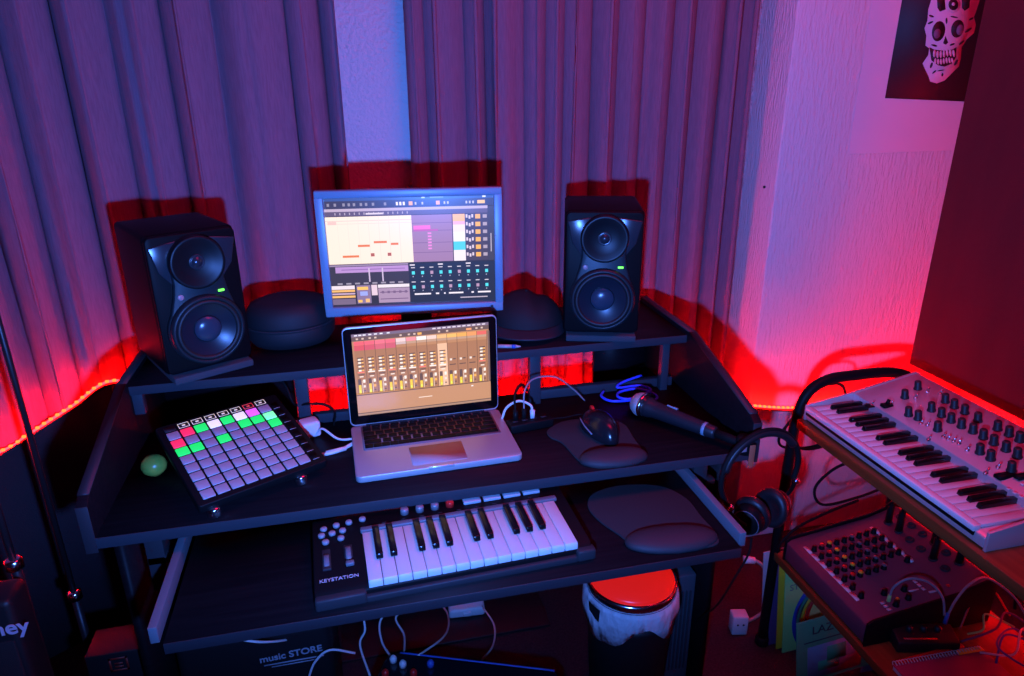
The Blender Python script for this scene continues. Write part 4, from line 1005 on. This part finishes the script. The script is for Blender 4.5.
for lab, pts in (('thin white lead hanging under the tray, first from the left', [gp(362, 612, 1.36), gp(365, 630, 1.34), gp(360, 645, 1.32), gp(370, 676, 1.24)]),
                 ('white lead bowed to the left under the tray beside the first lead', [gp(390, 608, 1.40), gp(380, 622, 1.38), gp(382, 642, 1.33), gp(393, 660, 1.26)]),
                 ('wavy white lead hanging under the middle of the tray', [gp(415, 605, 1.44), gp(396, 617, 1.42), gp(404, 635, 1.36), gp(404, 656, 1.26)]),
                 ('white lead running left from the white charger down to the case', [gp(438, 601, 1.60), gp(448, 615, 1.50), gp(445, 635, 1.36), gp(418, 656, 1.24)]),
                 ('white lead curving right from the white charger down to the floor', [gp(482, 606, 1.60), gp(494, 625, 1.50), gp(493, 645, 1.40), gp(482, 660, 1.30)]),
                 ('thin white lead curling over the printed gear bag', [gp(355, 653, 1.25), gp(330, 650, 1.24), gp(315, 662, 1.235), gp(308, 680, 1.23)]),
                 ('faint white lead drooping above the printed gear bag', [gp(328, 618, 1.40), gp(300, 636, 1.30), gp(265, 642, 1.22), gp(230, 638, 1.22)])):
    cable('white_lead', lab, pts, .0026, white_m, group='white leads hanging under the tray')

# left edge: stands and amplifier
def mstand(x, y, zt, lab, zc_):
    t = thing('microphone_stand', lab, 'stand', (x, y, 0), 0, 'stands at the left edge')
    MB().cyl((0, 0, .04), (0, 0, zc_), .0085, seg=16).build('lower_tube', mat('stand_tube', (.03, .022, .026), .4, .3) if 'stand_tube' not in MATS else MATS['stand_tube'], t)
    MB().cyl((0, 0, zc_ - .02), (0, 0, zt), .0062, seg=16).build('upper_tube', MATS['stand_tube'], t)
    MB().lathe([(.0095, -.012), (.0145, -.009), (.0145, .009), (.0095, .012)], 18, Matrix.Translation((0, 0, zc_))).build('collar', chrome_m, t)
    for k in range(3):
        a = R(65 + 120 * k)
        MB().cyl((0, 0, .10), (.15 * math.cos(a), .15 * math.sin(a), .012), .006, seg=10).build('leg', black_m, t)
    return t
mstand(-.660, 1.44, 1.45, 'tall thin dark stand pole crossing the red light strip at the left edge', .40)
mstand(-.640, 1.22, .92, 'shorter dark stand pole with a bright collar at the left edge', .650)
am = thing('guitar_amplifier', 'black guitar amplifier with pale lettering at the lower left edge', 'amplifier', (0, 0, 0))
c = atY(10, 626, 1.12)
am.location = (c[0] - .10, 1.12, 0)
zt = c[1]
MB().box(-.20, .110, 0, .07, 0, zt + .05, .012, 3).build('cabinet', case_m, am)
MB().box(-.185, .10, -.004, .004, .03, zt - .03, .002).build('grille_cloth', mat('grille_cloth', (.012, .012, .014), .9, bump=((500, 500, 500), .5, .002, 2)), am)
text('Laney', .040, mat('amp_letters', (.7, .55, .7), .5), am, (.084, -.006, zt), (PI / 2, 0, 0), bold=True)
rb = thing('small_box', 'small dark box with red printed frame under the left of the desk', 'box', (0, 0, 0))
c = atY(119, 664, 1.28); rb.location = (c[0], 1.28, 0)
MB().box(-.06, .06, 0, .08, 0, c[1] + .03, .002).build('carton', case_m, rb)
m = MB()
for x0, x1, z0, z1 in ((-.018, .018, .013, .017), (-.018, .018, -.017, -.013), (-.018, -.014, -.017, .017), (.014, .018, -.017, .017), (-.008, .008, .000, .004), (-.008, .008, -.008, -.004)): m.box(x0, x1, -.001, .001, c[1] + z0, c[1] + z1)
m.build('printed_frame', mat('dark_red_print', (.35, .03, .02), .5), rb)

# ------------------------------------------------------------------ lights
def lamp(name, kind, loc, col, W_, **kw):
    l = bpy.data.lights.new(name, kind); l.energy = W_; l.color = col
    for k_, v_ in kw.items(): setattr(l, k_, v_)
    o = bpy.data.objects.new(name, l); COL.objects.link(o); o.location = loc; return o
# blue spotlight on a stand beside the photographer, aimed a little upwards at the curtains
sp = lamp('blue_spot_lamp', 'SPOT', (.02, .12, 1.18), (.08, .235, 1.0), 150, spot_size=R(126), spot_blend=1.0, shadow_soft_size=.02)
dirv = Vector((math.sin(R(6)) * math.cos(R(8)), math.cos(R(6)) * math.cos(R(8)), math.sin(R(8))))
sp.rotation_euler = dirv.to_track_quat('-Z', 'Y').to_euler(); sp.scale = (1.45, 1, 1)
# red strip light up at the ceiling, out of the picture
cl = lamp('red_ceiling_lamp', 'AREA', (1.15, .95, 2.55), (1.0, .004, .07), 21, shape='RECTANGLE', size=1.6, size_y=.5)
w = bpy.data.worlds.new('dim_room'); C.world = w; w.use_nodes = True
w.node_tree.nodes['Background'].inputs[0].default_value = (.35, .10, .45, 1); w.node_tree.nodes['Background'].inputs[1].default_value = .01

# ------------------------------------------------------------------ camera
cam = bpy.data.cameras.new('camera'); cam.sensor_width = 36; cam.lens = F / 1024 * 36; cam.clip_start = .02
co = bpy.data.objects.new('camera', cam); COL.objects.link(co)
co.matrix_world = Matrix.Translation((0, 0, H)) @ Matrix.Rotation(-YAW, 4, 'Z') @ Matrix.Rotation(PI / 2 - PITCH, 4, 'X') @ Matrix.Rotation(-ROLL, 4, 'Z')
C.camera = co
C.view_settings.view_transform = 'Standard'; C.view_settings.look = 'None'; C.view_settings.gamma = 1; C.view_settings.use_curve_mapping = False
C.view_settings.exposure = 0
C.cycles.use_denoising = True
C.cycles.max_bounces = 6
